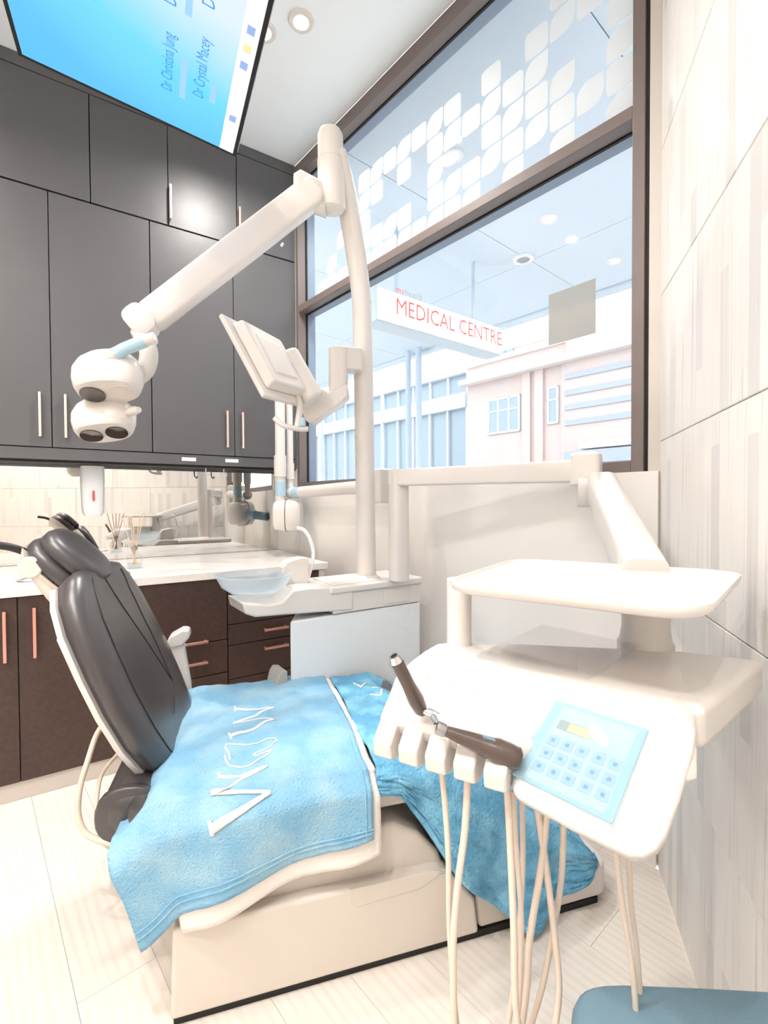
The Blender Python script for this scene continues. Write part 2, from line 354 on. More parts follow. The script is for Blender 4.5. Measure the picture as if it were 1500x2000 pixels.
# stone strip wall: tiles in courses
sw = thing('wall_right', 'pale travertine strip tile wall beside the delivery unit', None, (0, 0, 0), AZ_S, kind='structure')
sa, sb = C3.dot(US), C2.dot(US)
m = MB(); m.span(SW, sa, sb, D_ST+.010, D_ST+.11, 0, Z_CEIL); m.build('backing', 'plinth_grey', sw)
TH, TW = 0.4836, 0.974; tiles = {}
row = 0; z = 0.0
while z < Z_CEIL-0.01:
    h = min(TH, Z_CEIL-z); x = sb; k = 0
    while x > sa+0.02:
        wdt = min(TW*(0.5 if (k == 0 and row % 2) else 1), x-sa); key = (round(h, 4), round(wdt, 4))
        if key not in tiles:
            me = bpy.data.meshes.new('tile'); g = .0011; X, Y, Z = wdt/2-g, .012, h-g; b = .002
            vs = [(-X, 0, g), (X, 0, g), (X, 0, Z), (-X, 0, Z), (-X, Y-b, g), (X, Y-b, g), (X, Y-b, Z), (-X, Y-b, Z), (-X+b, Y, g+b), (X-b, Y, g+b), (X-b, Y, Z-b), (-X+b, Y, Z-b)]
            fs = [(0, 1, 2, 3), (8, 11, 10, 9)]+[(i, 4+i, 4+(i+1) % 4, (i+1) % 4) for i in range(4)]+[(4+i, 8+i, 8+(i+1) % 4, 4+(i+1) % 4) for i in range(4)]
            me.from_pydata(vs, [], fs); bm = bmesh.new(); bm.from_mesh(me); bmesh.ops.recalc_face_normals(bm, faces=bm.faces); bm.to_mesh(me); bm.free()
            me.materials.append(MT['stone_strip']); tiles[key] = me
        # local y axis points to -NS (into the room)
        child_at('tile', tiles[key], sw, (x-wdt/2, -D_ST-.010, z)); x -= wdt; k += 1
    z += TH; row += 1
# ================================================================== LIGHTS of the room: recessed downlights
def downlight(p, label, power, col=LAMP_COL, group='recessed ceiling downlights', z=Z_CEIL, r=.05, name='downlight', size=.09):
    t = thing(name, label, 'downlight', (p[0], p[1], z-.012), group=group)
    c = V((p[0], p[1], z))
    m = MB(); m.lathe(c+V((0, 0, -.012)), V((0, 0, 1)), [(r*.72, .011), (r*.72, .002), (r*.8, 0), (r*1.15, .001), (r*1.25, .008), (r*1.25, .0119), (r*.72, .0119)], 28); m.build('rim', 'white_plastic', t, smooth=40)
    m = MB(); m.lathe(c+V((0, 0, -.009)), V((0, 0, 1)), [(r*.7, 0), (r*.7, .004)], 24); m.build('lens', 'lamp_glow', t)
    if power:
        ld = bpy.data.lights.new('lamp', 'AREA'); ld.shape = 'DISK'; ld.size = size; ld.energy = power; ld.color = col[:3]; ld.spread = math.radians(150)
        lo = link(bpy.data.objects.new('lamp', ld)); lo.parent = t; lo.location = (0, 0, -.008)
    return t
p = atz(515, 60, Z_CEIL); downlight((p.x, p.y), 'round ceiling downlight partly covered by the hanging screen', LAMP_W)
p = atz(588, 40, Z_CEIL); downlight((p.x, p.y), 'small round ceiling downlight in open white ceiling', LAMP_W)
for q in [(-1.75, 1.35), (-.62, .10), (-1.25, .25), (-.35, -.75), (-1.75, .15), (-.9, -.65)]:  # unseen lamps, added to light the room beyond the visible downlights
    downlight(q, 'unseen round ceiling downlight added to brighten the room', LAMP_W)
# ================================================================== WINDOW
wn = thing('window_1', 'tall dark-framed shop window with leaf decals on the upper pane', None, C2+ZU*1.352, AZ_W, kind='structure')
SJ0, SJ1, SL0, SL1 = 0.669, 0.711, 2.940, 2.975
ZB0, ZB1, ZM0, ZM1, ZH0 = 1.352, 1.394, 2.580, 2.627, 3.525
for nm, a in (('jamb', (SJ0, SJ1, ZB0, Z_CEIL)), ('jamb', (SL0, SL1, ZB0, Z_CEIL)), ('sill_rail', (SJ1, SL0, ZB0, ZB1)), ('transom', (SJ1, SL0, ZM0, ZM1)), ('head_rail', (SJ1, SL0, ZH0, Z_CEIL))):
    m = MB(); m.span(WW, a[0], a[1], D_WIN, D_WIN+.062, a[2], a[3]); m.build(nm, 'dark_frame', wn, bevel=.003)
    m = MB(); m.span(WW, a[0], a[1], D_WIN+.074, D_WIN+.14, a[2], a[3]); m.build('outer_'+nm, 'frame_outer', wn, bevel=.003)
for a in ((SJ0, SJ1+.006, ZB0, Z_CEIL), (SL0-.006, SL1, ZB0, Z_CEIL), (SJ1, SL0, ZM0-.006, ZM1+.006), (SJ1, SL0, ZH0-.006, Z_CEIL), (SJ1, SL0, ZB0, ZB1+.006)):
    m = MB(); m.span(WW, a[0], a[1], D_WIN+.062, D_WIN+.074, a[2], a[3]); m.build('gasket', 'black_gap', wn)
m = MB(); m.span(WW, .655, SJ0, D_WIN+.012, D_WIN+.14, ZB0, Z_CEIL); m.build('seal_gap', 'black_gap', wn)
m = MB(); m.span(WW, s2, .655, D_WIN+.004, D_WIN+.14, ZB0, Z_CEIL); m.build('reveal_strip', 'plinth_grey', wn)
for nm, z0, z1 in (('glass_pane', ZB1, ZM0), ('glass_pane', ZM1, ZH0)):
    m = MB(); m.span(WW, SJ1, SL0, D_WIN+.065, D_WIN+.071, z0, z1); m.build(nm, 'window_glass', wn)
# white leaf decals: columns counted from the jamb, rows from the transom; L leaf, R rounded square
CP, ZP, Z0, S0 = 0.1155, 0.1215, 2.632, 0.7195
PAT = {0: {0: 'L', 1: 'R', 2: 'L', 3: 'R', 5: 'L'}, 1: {1: 'L', 4: 'R', 5: 'L'}, 2: {0: 'L', 1: 'R', 2: 'L', 4: 'L', 5: 'R'}, 3: {1: 'L', 2: 'R', 3: 'L', 4: 'R'},
       4: {0: 'L', 1: 'R', 2: 'L', 3: 'R'}, 5: {1: 'L', 2: 'R', 3: 'L', 4: 'R'}, 6: {0: 'L', 1: 'R', 3: 'R'}, 7: {0: 'R', 1: 'L', 3: 'L', 4: 'R'},
       8: {0: 'L', 1: 'R', 2: 'L', 3: 'R', 4: 'L'}, 9: {0: 'R', 4: 'R'}, 10: {0: 'L', 1: 'R', 3: 'R', 4: 'L'}, 11: {0: 'R', 1: 'L', 4: 'R'},
       12: {0: 'L', 1: 'R', 3: 'R', 4: 'L'}, 13: {0: 'R', 1: 'L', 2: 'R', 3: 'L', 4: 'R'}, 14: {0: 'L', 1: 'R', 3: 'L'}, 15: {0: 'R', 2: 'L'}, 16: {0: 'R', 1: 'L'}, 17: {0: 'L'}}
def leaf_mesh(kind):
    hs, hz = CP/2-.0045, ZP/2-.0045; pts = []
    big, small = .062, .020
    # corners in order: (-,-) (+,-) (+,+) (-,+); x grows along UW = towards the left of the picture
    rad = {'L': (big, 0, big, 0), 'R': (small, small, small, small)}[kind]
    for (sx, sz), r, a0 in zip(((-1, -1), (1, -1), (1, 1), (-1, 1)), rad, (180, 270, 0, 90)):
        r = min(r, .052)
        if r == 0: pts.append((sx*hs, sz*hz)); continue
        for k in range(7):
            t = math.radians(a0+15*k); pts.append((sx*(hs-r)+r*math.cos(t), sz*(hz-r)+r*math.sin(t)))
    me = bpy.data.meshes.new('leaf_decal'); n = len(pts); th = .0006
    me.from_pydata([(x, -th, z) for x, z in pts]+[(x, 0, z) for x, z in pts], [], [tuple(range(n)), tuple(range(n, 2*n))[::-1]]+[(i, n+i, n+(i+1) % n, (i+1) % n) for i in range(n)])
    me.materials.append(MT['frost_decal']); return me
LM = {'L': leaf_mesh('L'), 'R': leaf_mesh('R')}
winv = WM['window_1'].inverted()
for c, rows in PAT.items():
    for r, k in rows.items():
        s, z = S0+(c+.5)*CP, Z0+(r+.5)*ZP
        if s > SL0-.06 or z > ZH0-.06: continue
        child_at('leaf_decal', LM[k], wn, winv @ WW(s, D_WIN+.0642, z))
# square notice stuck on the inside of the lower pane
q = [onp(NW, D_WIN+.0635, *c) for c in ((1072, 675), (1163, 650), (1163, 543), (1072, 577))]
s_a, s_b = (q[0].dot(UW)+q[3].dot(UW))/2, (q[1].dot(UW)+q[2].dot(UW))/2; z_a, z_b = (q[0].z+q[1].z)/2, (q[2].z+q[3].z)/2
m = MB(); m.span(WW, s_b, s_a, D_WIN+.0625, D_WIN+.0645, z_a, z_b)
tag(m.build('notice', 'notice_film'), 'square grey notice seen from behind, stuck on window glass', 'notice')
# ================================================================== OUTSIDE
m = MB(); m.span(WW, -30, 40, D_WIN+.16, 60, -.3, -.15)
tag(m.build('street', 'pavement'), 'street and footpath outside the window', kind='structure')
AWZ, AWD = 3.66, 5.5
aw = thing('awning', 'white panelled street awning ceiling outside the window', 'awning', WW(1.5, D_WIN+.2, AWZ), AZ_W)
for i in range(-3, 8):
    for j in range(3):
        m = MB(); d0 = D_WIN+.15+j*1.19; d1 = min(d0+1.184, AWD); m.span(WW, i*1.55-.4, i*1.55+1.144, d0, d1, AWZ, AWZ+.03)
        m.build('panel', 'awning_white', aw)
m = MB(); m.span(WW, -5.4, 12.2, D_WIN+.15, AWD, AWZ+.032, AWZ+.1); m.build('backing', 'black_gap', aw)
m = MB(); m.span(WW, -5.4, 12.2, AWD, AWD+.12, AWZ-.04, AWZ+.34); m.build('fascia', 'awning_white', aw)
for (x, y), lb in (((1072, 427), 'lit downlight in street awning nearest the square notice top'), ((1201, 509), 'lit downlight in street awning beside window jamb'), ((885, 303), 'lit downlight in street awning behind the leaf decals')):
    p = atz(x, y, AWZ); downlight((p.x, p.y), lb, 6.0, group='awning downlights', z=AWZ, r=.06, name='awning_light')
p = atz(1022, 505, AWZ)
t = thing('speaker_ring', 'round white ring speaker set in the street awning', 'speaker', (p.x, p.y, AWZ-.02))
m = MB(); m.lathe(p+V((0, 0, -.02)), ZU, [(.062, .019), (.062, .004), (.07, 0), (.1, .003), (.105, .019), (.062, .019)], 28); m.build('rim', 'white_plastic', t, smooth=40)
m = MB(); m.lathe(p+V((0, 0, -.012)), ZU, [(.061, 0), (.061, .01)], 24); m.build('grille', 'grey_print', t)
# hanging light-box sign
dv = V((math.sin(math.radians(52)), math.cos(math.radians(52)), 0)); nv = V((-dv.y, dv.x, 0))
A = at(735, 557, 4.0); B = at(735, 624, 4.0); k = 1.62
t = thing('hanging_sign', 'white light-box sign reading MEDICAL CENTRE under street awning', 'sign', B+nv*.1)
sh = A.z-B.z; c = (A+B)/2+dv*(k/2)+nv*.1
m = MB(); m.box(c, dv*(k/2), nv*.1, ZU*(sh/2)); m.build('box', 'sign_box', t, bevel=.01)
m = MB(); m.box(c-nv*.1025, dv*(k/2-.015), nv*.002, ZU*(sh/2-.012)); face = m.build('face', 'sign_white', t)
o0 = (A+B)/2-nv*.105
write('MEDICAL CENTRE', o0+dv*.13-ZU*.095, dv, ZU, .155, 'lettering', 'red_print', t, -nv, fit=1.36, stretch=1.25)
write('my', o0+dv*.13+ZU*.078, dv, ZU, .085, 'lettering', 'red_print', t, -nv, fit=.085)
write('health', o0+dv*.225+ZU*.078, dv, ZU, .085, 'lettering', 'grey_print', t, -nv, fit=.19)
for q in (.3, 1.3):
    m = MB(); m.tube([c+dv*(q-k/2)+ZU*(sh/2-.01), V((*(c+dv*(q-k/2)).xy, AWZ))], .018, 8); m.build('hanger', 'pole_outdoor', t)
# street poles and awning posts
def post(px, top, D, r, name, label, base=-.15, fork=False):
    P = onp(NW, D, px, 900); T = onp(NW, D, px, top); z1 = T.z
    t = thing(name, label, 'post', (P.x, P.y, base), group='posts outside the window')
    m = MB(); m.tube([V((P.x, P.y, base)), V((P.x, P.y, z1))], r, 14); m.build('shaft', 'pole_outdoor', t, smooth=40)
    m = MB(); m.lathe(V((P.x, P.y, base)), ZU, [(r*1.9, 0), (r*1.9, .03), (r*1.1, .06)], 14); m.build('foot', 'pole_outdoor', t, smooth=40)
    if fork:
        for sx in (-1, 1):
            m = MB(); b = V((P.x, P.y, z1-.02)); m.tube([b, b+UW*(.1*sx)+ZU*.14, b+UW*(.2*sx)+ZU*.3], [r*.8, r*.7, r*.5], 10); m.build('branch', 'pole_outdoor', t, smooth=40)
    return t
P = onp(NW, AWD-.15, 798, 800); post(798, 664, AWD-.15, .045, 'awning_post', 'pale awning post nearer the hanging sign, leftmost of a pair')
post(818, 656, AWD-.15, .05, 'awning_post', 'pale awning post, rightmost of a close pair outside')
post(746, 762, 8.0, .03, 'street_pole', 'thin pale street pole just beside the bent lamp column')
post(626, 815, 9.0, .085, 'street_pole', 'forked pale street pole below the back of the monitor', fork=True)
# brick building across the street
DB = 15.0
def fb(px, py, D=DB): q = onp(NW, D, px, py); return q.dot(UW), q.z
bb = thing('brick_building', 'pale red brick building with banded upper storey across the street', 'building', WW(fb(1070, 800)[0], DB, -.15), AZ_W)
zc = sum(fb(*q)[1] for q in ((913, 752), (1232, 673)))/2
sL, sM, sR = fb(913, 800)[0], fb(1108, 800)[0], -22.0
m = MB(); m.span(WW, sM, sL, DB, DB+6, -.15, zc+.75); m.build('wall', 'brick_pale', bb)
zg = [fb(1108, 640), fb(1164, 606), fb(1222, 558)]
m = MB(); pts = [WW(sM, DB-.12, -.15), WW(sM, DB-.12, zg[0][1]), WW(zg[1][0], DB-.12, zg[1][1]), WW(zg[2][0], DB-.12, zg[2][1]), WW(-14, DB-.12, zg[2][1]+.6), WW(sR, DB-.12, zg[2][1]), WW(sR, DB-.12, -.15)]
m.prism(pts, NW*5.5); m.build('gable_wall', 'brick_pale', bb)
m = MB(); m.span(WW, sR, sL+.15, DB-.42, DB, zc-.10, zc+.10); m.build('cornice', 'stone_trim', bb, bevel=.03)
m = MB(); m.span(WW, sM, sL, DB-.1, DB, zc+.6, zc+.78); m.build('parapet_cap', 'stone_trim', bb)
for y in (712, 747, 778, 811):
    z = fb(1230, y)[1]; m = MB(); m.span(WW, sR, sM, DB-.17, DB-.1, z-.085, z+.085); m.build('brick_band', 'brick_blue', bb)
for x in (1030, 1055, 1108):
    s = fb(x, 800)[0]; m = MB(); m.span(WW, s-.16, s+.16, DB-.1, DB, -.15, zc-.1); m.build('pilaster', 'brick_pale', bb)
for nm, x0, x1, y0, y1, xm, cols, rows in (('w', 954, 1017, 776, 846, 985, 3, 3), ('n', 1070, 1092, 755, 828, 1081, 1, 3)):
    sa_, sb_ = fb(x1, 800)[0], fb(x0, 800)[0]; z0, z1 = fb(xm, y1)[1], fb(xm, y0)[1]
    m = MB()
    m.span(WW, sa_, sb_, DB-.06, DB-.02, z0, z0+.07); m.span(WW, sa_, sb_, DB-.06, DB-.02, z1-.07, z1); m.span(WW, sa_, sa_+.07, DB-.06, DB-.02, z0, z1); m.span(WW, sb_-.07, sb_, DB-.06, DB-.02, z0, z1)
    for i in range(1, cols): s = sa_+(sb_-sa_)*i/cols; m.span(WW, s-.035, s+.035, DB-.06, DB-.02, z0, z1)
    m.span(WW, sa_, sb_, DB-.06, DB-.02, z0+(z1-z0)*.62, z0+(z1-z0)*.66)
    f = m.build('window', 'window_frame_far', bb)
    for i in range(cols):
        for (r0, r1) in ((0, .34), (.34, .64), (.64, 1)):
            g = MB(); g.span(WW, sa_+(sb_-sa_)*i/cols, sa_+(sb_-sa_)*(i+1)/cols, DB-.035, DB-.015, z0+(z1-z0)*r0, z0+(z1-z0)*r1); g.build('pane', 'window_far', f)
s_a, zz = fb(1232, 880); s_b = fb(1128, 880)[0]
m = MB(); m.span(WW, sR, s_b, DB-.9, DB-.1, fb(1180, 905)[1]-.3, fb(1180, 882)[1]); m.build('shop_canopy', 'brick_blue', bb)
m = MB(); m.span(WW, sR, s_b-.3, DB-.5, DB-.1, fb(1180, 876)[1], fb(1180, 862)[1]); m.build('shop_fascia', 'stone_trim', bb)
# grey office building further along
DG = 17.0
def fg(px, py): return fb(px, py, DG)
gb = thing('office_building', 'pale grey office building with ribbon windows across the street', 'building', WW(fg(800, 800)[0], DG, -.15), AZ_W)
sR2, sL2 = fg(912, 800)[0], 60.0
zs = [fg(868, y)[1] for y in (708, 740, 776, 804)]
m = MB(); m.span(WW, sR2, sL2, DG+.2, DG+7, -.15, zs[0]-.3); m.build('wall', 'concrete_pale', gb)
m = MB(); m.span(WW, sR2, sL2, DG-.15, DG+.3, zs[1], zs[0]); m.build('spandrel', 'concrete_pale', gb)
m = MB(); m.span(WW, sR2, sL2, DG-.15, DG+.3, zs[3], zs[2]); m.build('spandrel', 'concrete_pale', gb)
zlow = 1.0
s = sR2; i = 0
while s < 34:
    e = s+1.15
    g = MB(); g.span(WW, s+.04, e-.04, DG+.12, DG+.2, zs[2], zs[1]); f = g.build('window', 'window_far', gb)
    g = MB(); g.span(WW, s-.05, s+.05, DG+.02, DG+.2, zs[2], zs[1]); g.build('mullion', 'window_frame_far', gb)
    g = MB(); g.span(WW, s+.04, e-.04, DG+.12, DG+.2, zlow, zs[3]); g.build('window', 'window_far', gb)
    g = MB(); g.span(WW, s-.06, s+.06, DG-.02, DG+.2, zlow-1, zs[3]); g.build('mullion', 'concrete_pale', gb)
    s = e; i += 1
# tower behind
DT = 34.0
def ft(px, py): return fb(px, py, DT)
tw = thing('apartment_tower', 'tall pale pink tower rising behind the brick building', 'building', WW(ft(1060, 800)[0], DT, -.15), AZ_W)
m = MB(); m.span(WW, -40, ft(915, 800)[0], DT, DT+10, -.15, 30); m.build('wall', 'tower_pink', tw)
for (x0, x1) in ((976, 988), (989, 1004)):
    g = MB(); g.span(WW, ft(x1, 700)[0], ft(x0, 700)[0], DT-.1, DT+.1, ft(990, 712)[1], ft(990, 684)[1]); g.build('window', 'window_far', tw)
for i in range(9):
    g = MB(); g.span(WW, -40, ft(915, 800)[0], DT-.08, DT, 9+i*2.4, 9.15+i*2.4); g.build('floor_band', 'stone_trim', tw)
# ================================================================== CABINETS
def bar_handle(parent, fn, vertical, s, d, z0, z1, mt, s1=None):
    m = MB(); h = .006
    if vertical:
        m.span(fn, s-h, s+h, d-.034, d-.022, z0, z1); m.span(fn, s-h*.8, s+h*.8, d-.024, d, z0+.004, z0+.016); m.span(fn, s-h*.8, s+h*.8, d-.024, d, z1-.016, z1-.004)
    else:
        m.span(fn, s, s1, d-.034, d-.022, z0-h, z0+h); m.span(fn, s+.004, s+.016, d-.024, d, z0-h*.8, z0+h*.8); m.span(fn, s1-.016, s1-.004, d-.024, d, z0-h*.8, z0+h*.8)
    return m.build('handle', mt, parent, bevel=.0015)
def cabinet(name, label, s0, s1, z0, z1, df, db, doors, mt, hm, group):
    t = thing(name, label, 'cabinet', CW((s0+s1)/2, (df+db)/2, z0), AZ_C, group=group)
    m = MB(); m.span(CW, s0+.001, s1-.001, df+.020, db, z0+.001, z1-.001); m.build('body', 'black_gap' if mt == 'grey_laminate' else mt, t)
    g = .0022
    for kind, a0, a1, b0, b1, hd in doors:
        m = MB(); m.span(CW, a0+g, a1-g, df, df+.019, b0+g, b1-g); d = m.build(kind, mt, t, bevel=.0012)
        if hd:
            if kind == 'door': bar_handle(d, CW, True, hd[0], df, hd[1], hd[2], hm)
            else: bar_handle(d, CW, False, hd[0], df, hd[2], hd[2], hm, s1=hd[1])
    return t
GU = 'dark grey wall cabinets'
Z1, Z2, Z3, Z4 = 1.558, 2.932, 2.937, 3.534
cabinet('wall_cabinet', 'tall dark grey wall cabinet at the left edge, beyond the lamp head', -1.525, -.5375, Z1, Z2, D_CAB, D_MIR-.004, [('door', -1.525, -1.03, Z1, Z2, (-1.08, 1.611, 1.847)), ('door', -1.03, -.5375, Z1, Z2, (-.98, 1.611, 1.847))], 'grey_laminate', 'pale_copper', GU)
cabinet('wall_cabinet', 'tall dark grey wall cabinet behind the operating lamp head', -.5365, .4545, Z1, Z2, D_CAB, D_MIR-.004, [('door', -.5365, -.04, Z1, Z2, (-.092, 1.611, 1.847)), ('door', -.04, .4545, Z1, Z2, (.022, 1.611, 1.847))], 'grey_laminate', 'pale_copper', GU)
cabinet('wall_cabinet', 'tall dark grey wall cabinet next to window, behind the monitor', .4555, 1.384, Z1, Z2, D_CAB, D_MIR-.004, [('door', .4555, .947, Z1, Z2, (.893, 1.611, 1.847)), ('door', .947, 1.384, Z1, Z2, (.993, 1.611, 1.847))], 'grey_laminate', 'pale_copper', GU)
cabinet('overhead_cabinet', 'dark grey overhead cabinet at left under the screen corner', -.65, .1565, Z3, Z4, D_CAB, D_MIR-.004, [('door', -.65, -.245, Z3, Z4, None), ('door', -.245, .1565, Z3, Z4, None)], 'grey_laminate', 'pale_copper', GU)
cabinet('overhead_cabinet', 'dark grey overhead cabinet with one handle below the hanging screen', .1575, .9755, Z3, Z4, D_CAB, D_MIR-.004, [('door', .1575, .561, Z3, Z4, None), ('door', .561, .9755, Z3, Z4, (.570, 2.967, 3.171))], 'grey_laminate', 'pale_copper', GU)
cabinet('overhead_cabinet', 'dark grey overhead cabinet in the corner against the window frame', .9765, 1.384, Z3, Z4, D_CAB, D_MIR-.004, [('door', .9765, 1.384, Z3, Z4, (.987, 2.985, 3.176))], 'grey_laminate', 'copper', GU)
m = MB(); m.span(CW, -1.525, 1.384, D_CAB-.002, D_MIR-.004, Z4+.002, Z_CEIL-.001)
tag(m.build('trim_1', 'grey_laminate', bevel=.001), 'dark grey filler strip between overhead cabinets and ceiling', kind='structure')
m = MB(); m.span(CW, -1.525, 1.384, D_CAB+.004, D_CAB+.024, 1.4926, 1.5555)
tag(m.build('trim_2', 'grey_laminate', bevel=.001), 'dark grey light pelmet below wall cabinets', kind='structure')
m = MB(); m.span(CW, -1.525, 1.384, D_CAB+.026, D_MIR-.008, 1.480, 1.5555)  # black colour stands in for the shade under the cabinets
tag(m.build('trim_3', 'black_gap'), 'underside board below wall cabinets, blackened as its shade', kind='structure')
DL = D_LOW+.02; GL = 'dark brown base cabinets'; DBK = D_MIR-.01
ZC0, ZC1 = .078, .862
cabinet('base_cabinet', 'dark brown base cabinet at left edge with copper door pull', -1.16, -.6585, ZC0, ZC1, DL, DBK, [('door', -1.16, -.6585, ZC0, ZC1, (-.72, .60, .81))], 'brown_laminate', 'copper', GL)
cabinet('base_cabinet', 'dark brown two-door base cabinet behind the chair backrest', -.6575, .2695, ZC0, ZC1, DL, DBK, [('door', -.6575, -.163, ZC0, ZC1, (-.205, .60, .81)), ('door', -.163, .2695, ZC0, ZC1, (-.105, .603, .814))], 'brown_laminate', 'copper', GL)
cabinet('base_cabinet', 'dark brown drawer cabinet just behind the white chair armrest', .2705, .7045, ZC0, ZC1, DL, DBK, [('drawer', .2705, .7045, .545, ZC1, (.47, .60, .555)), ('drawer', .2705, .7045, .373, .545, (.47, .597, .450)), ('drawer', .2705, .7045, .19, .373, (.47, .594, .262)), ('drawer', .2705, .7045, ZC0, .19, None)], 'brown_laminate', 'copper', GL)
cabinet('base_cabinet', 'dark brown drawer cabinet partly hidden by white dental unit', .7055, 1.228, ZC0, ZC1, DL, DBK, [('drawer', .7055, 1.228, .617, ZC1, None), ('drawer', .7055, 1.228, .507, .617, (.893, 1.03, .566)), ('drawer', .7055, 1.228, .329, .507, (.892, 1.03, .466)), ('drawer', .7055, 1.228, ZC0, .329, (.89, 1.03, .287))], 'brown_laminate', 'copper', GL)
m = MB(); m.span(CW, 1.230, 1.262, DL-.004, DBK, 0, ZC1)
tag(m.build('end_panel', 'white_plastic'), 'white end panel closing the base cabinets near window', 'panel')
m = MB(); m.span(CW, -1.16, 1.228, DL+.012, DL+.03, 0, .077)
tag(m.build('baseboard_left', 'plinth_grey', bevel=.001), 'pale plinth below the brown base cabinets', kind='structure')
# marble worktop
sF = onp(NC, D_LOW, 641, 1086).dot(UC); sBk = C1.dot(UC)-.03
m = MB(); pts = [CW(-1.16, D_LOW, .8645), CW(sF, D_LOW, .8645), CW(sBk, D_MIR-.002, .8645), CW(-1.16, D_MIR-.002, .8645)]
m.prism(pts, ZU*.0395)
tag(m.build('worktop', 'marble', bevel=.004), 'white veined marble worktop on the brown base cabinets', 'worktop')
m = MB(); m.span(CW, -1.5, sBk+.012, D_MIR-.007, D_MIR-.001, .906, 1.478)
tag(m.build('mirror', 'mirror_glass'), 'long mirror splashback between worktop and wall cabinets', 'mirror')
# small labels and hooks below the cabinets
for (x, y), lb in (((369, 897), 'white paper label on the pelmet left of the hooks'), ((453, 900), 'white paper label on pelmet below the paired handles')):
    q = onp(NC, D_CAB+.003, x, y); s = q.dot(UC); m = MB(); m.span(CW, s-.042, s+.042, D_CAB+.002, D_CAB+.0038, q.z-.011, q.z+.011)
    tag(m.build('paper_label', 'cool_white'), lb, 'label', 'pelmet labels')
for x, lb in ((402, 'small white hook under wall cabinet, leftmost of two'), (437, 'small white hook under wall cabinet, nearer the window')):
    q = onp(NC, 3.25, x, 905); s = q.dot(UC); b = CW(s, 3.25, 1.480)
    m = MB(); m.tube(bez([b, b-ZU*.03, b-ZU*.05+UC*.012, b-ZU*.035+UC*.02], 12), .004, 8)
    tag(m.build('cabinet_hook', 'cool_white', smooth=60), lb, 'hook', 'hooks under the wall cabinet')
# soap dispenser fixed on the mirror
q = onp(NC, 3.33, 182, 960); s = q.dot(UC)
t = thing('soap_dispenser', 'white wall soap dispenser with red mark under the wall cabinet', 'dispenser', CW(s, 3.37, 1.2), AZ_C)
zt = 1.476; zb = onp(NC, 3.33, 182, 1008).z; hw = .062
rings = []
for k, (f, e) in enumerate(((0, .30), (.04, .62), (.15, .80), (.4, .9), (.75, 1.0), (1, 1.0))):
    z = zb+(zt-zb)*f; rings.append(oval(CW(s, 3.36, z), UC, NC, hw*(.55+.45*e), .05*(.5+.5*e), 20, 3.2))
m = MB(); m.loft(rings); m.build('body', 'cool_white', t, smooth=50)
m = MB(); m.span(CW, s-.005, s+.005, 3.305, 3.312, zb+.09, zb+.15); m.build('mark', 'red_print', t)
m = MB(); m.span(CW, s-.045, s+.045, 3.345, 3.412, zt-.2, zt-.02); m.build('back_plate', 'white_plastic', t, bevel=.004)
# reed diffuser
p = atz(263, 1110, .904)
t = thing('reed_diffuser', 'clear glass reed diffuser with thin reeds on marble worktop', 'diffuser', p)
m = MB(); m.loft([oval(p+ZU*.001, UC, NC, .036, .036, 20, 6), oval(p+ZU*.07, UC, NC, .036, .036, 20, 6), oval(p+ZU*.08, UC, NC, .014, .014, 20, 2), oval(p+ZU*.1, UC, NC, .014, .014, 20, 2)]); m.build('bottle', 'clear_acrylic', t, smooth=50)
m = MB(); m.loft([oval(p+ZU*.004, UC, NC, .032, .032, 20, 6), oval(p+ZU*.03, UC, NC, .032, .032, 20, 6)]); m.build('liquid', 'clear_film', t)
m = MB(); m.lathe(p+ZU*.1, ZU, [(.016, 0), (.016, .018), (.008, .019), (.008, .0)], 16); m.build('collar', 'grey_metal', t, smooth=40)
for dx, dy in ((-.055, .02), (-.02, -.02), (.0, .03), (.028, -.01), (.05, .03)):
    m = MB(); m.tube([p+ZU*.02-UC*dx*.2, p+ZU*.28+UC*dx+NC*dy], .0022, 6); m.build('reed', 'reed', t)
# waste chute rings set in the worktop
for x, y, lb in ((70, 1132, 'white oval waste chute ring in worktop beside the headrest stem'), (221, 1121, 'pale round waste chute ring in worktop behind the headrest')):
    p = atz(x, y, .904); t = thing('waste_chute', lb, 'chute', p, group='waste chutes in the worktop')
    m = MB(); m.lathe(p, ZU, [(.055, .0), (.058, .004), (.075, .004), (.078, .001), (.078, 0)], 28); m.build('rim', 'chrome', t, smooth=40)
    m = MB(); m.lathe(p, ZU, [(.054, .0005), (.05, .0025), (.001, .0026)], 24); m.build('flap', 'cool_white', t, smooth=40)
# ================================================================== X-RAY UNIT on the window wall
xr = thing('x_ray_unit', 'white wall-mounted x-ray arm with drum head and blue bands', 'x-ray unit', WW(2.2, D_WIN-.05, 1.25), AZ_W)
dx = D_WIN-.16
a = onp(NW, dx, 736, 949); b = onp(NW, dx, 567, 963)
m = MB(); m.tube([a, a.lerp(b, .5), b], .036, 18); m.build('wall_arm', 'white_plastic', xr, smooth=40)
m = MB(); m.box(V((a.x, a.y, a.z))+NW*.06, UW*.045, NW*.075, ZU*.09); m.build('wall_plate', 'white_plastic', xr, bevel=.012)
k = onp(NW, dx, 583, 962); m = MB(); dd = (b-a).normalized(); m.tube([k-dd*.035, k+dd*.035], .0375, 18); m.build('band', 'blue_film', xr, smooth=40)
Yx = b.y
tB = [at(567, 966, Yx), at(565.5, 840, Yx), at(563, 720, Yx)]
m = MB(); m.tube(tB, .0225, 16); m.build('upper_arm', 'white_plastic', xr, smooth=40)
m = MB(); m.tube([at(566.5, 936, Yx), at(566, 905, Yx)], .029, 16); m.build('sleeve', 'white_plastic', xr, smooth=40)
Ya = Yx-.06
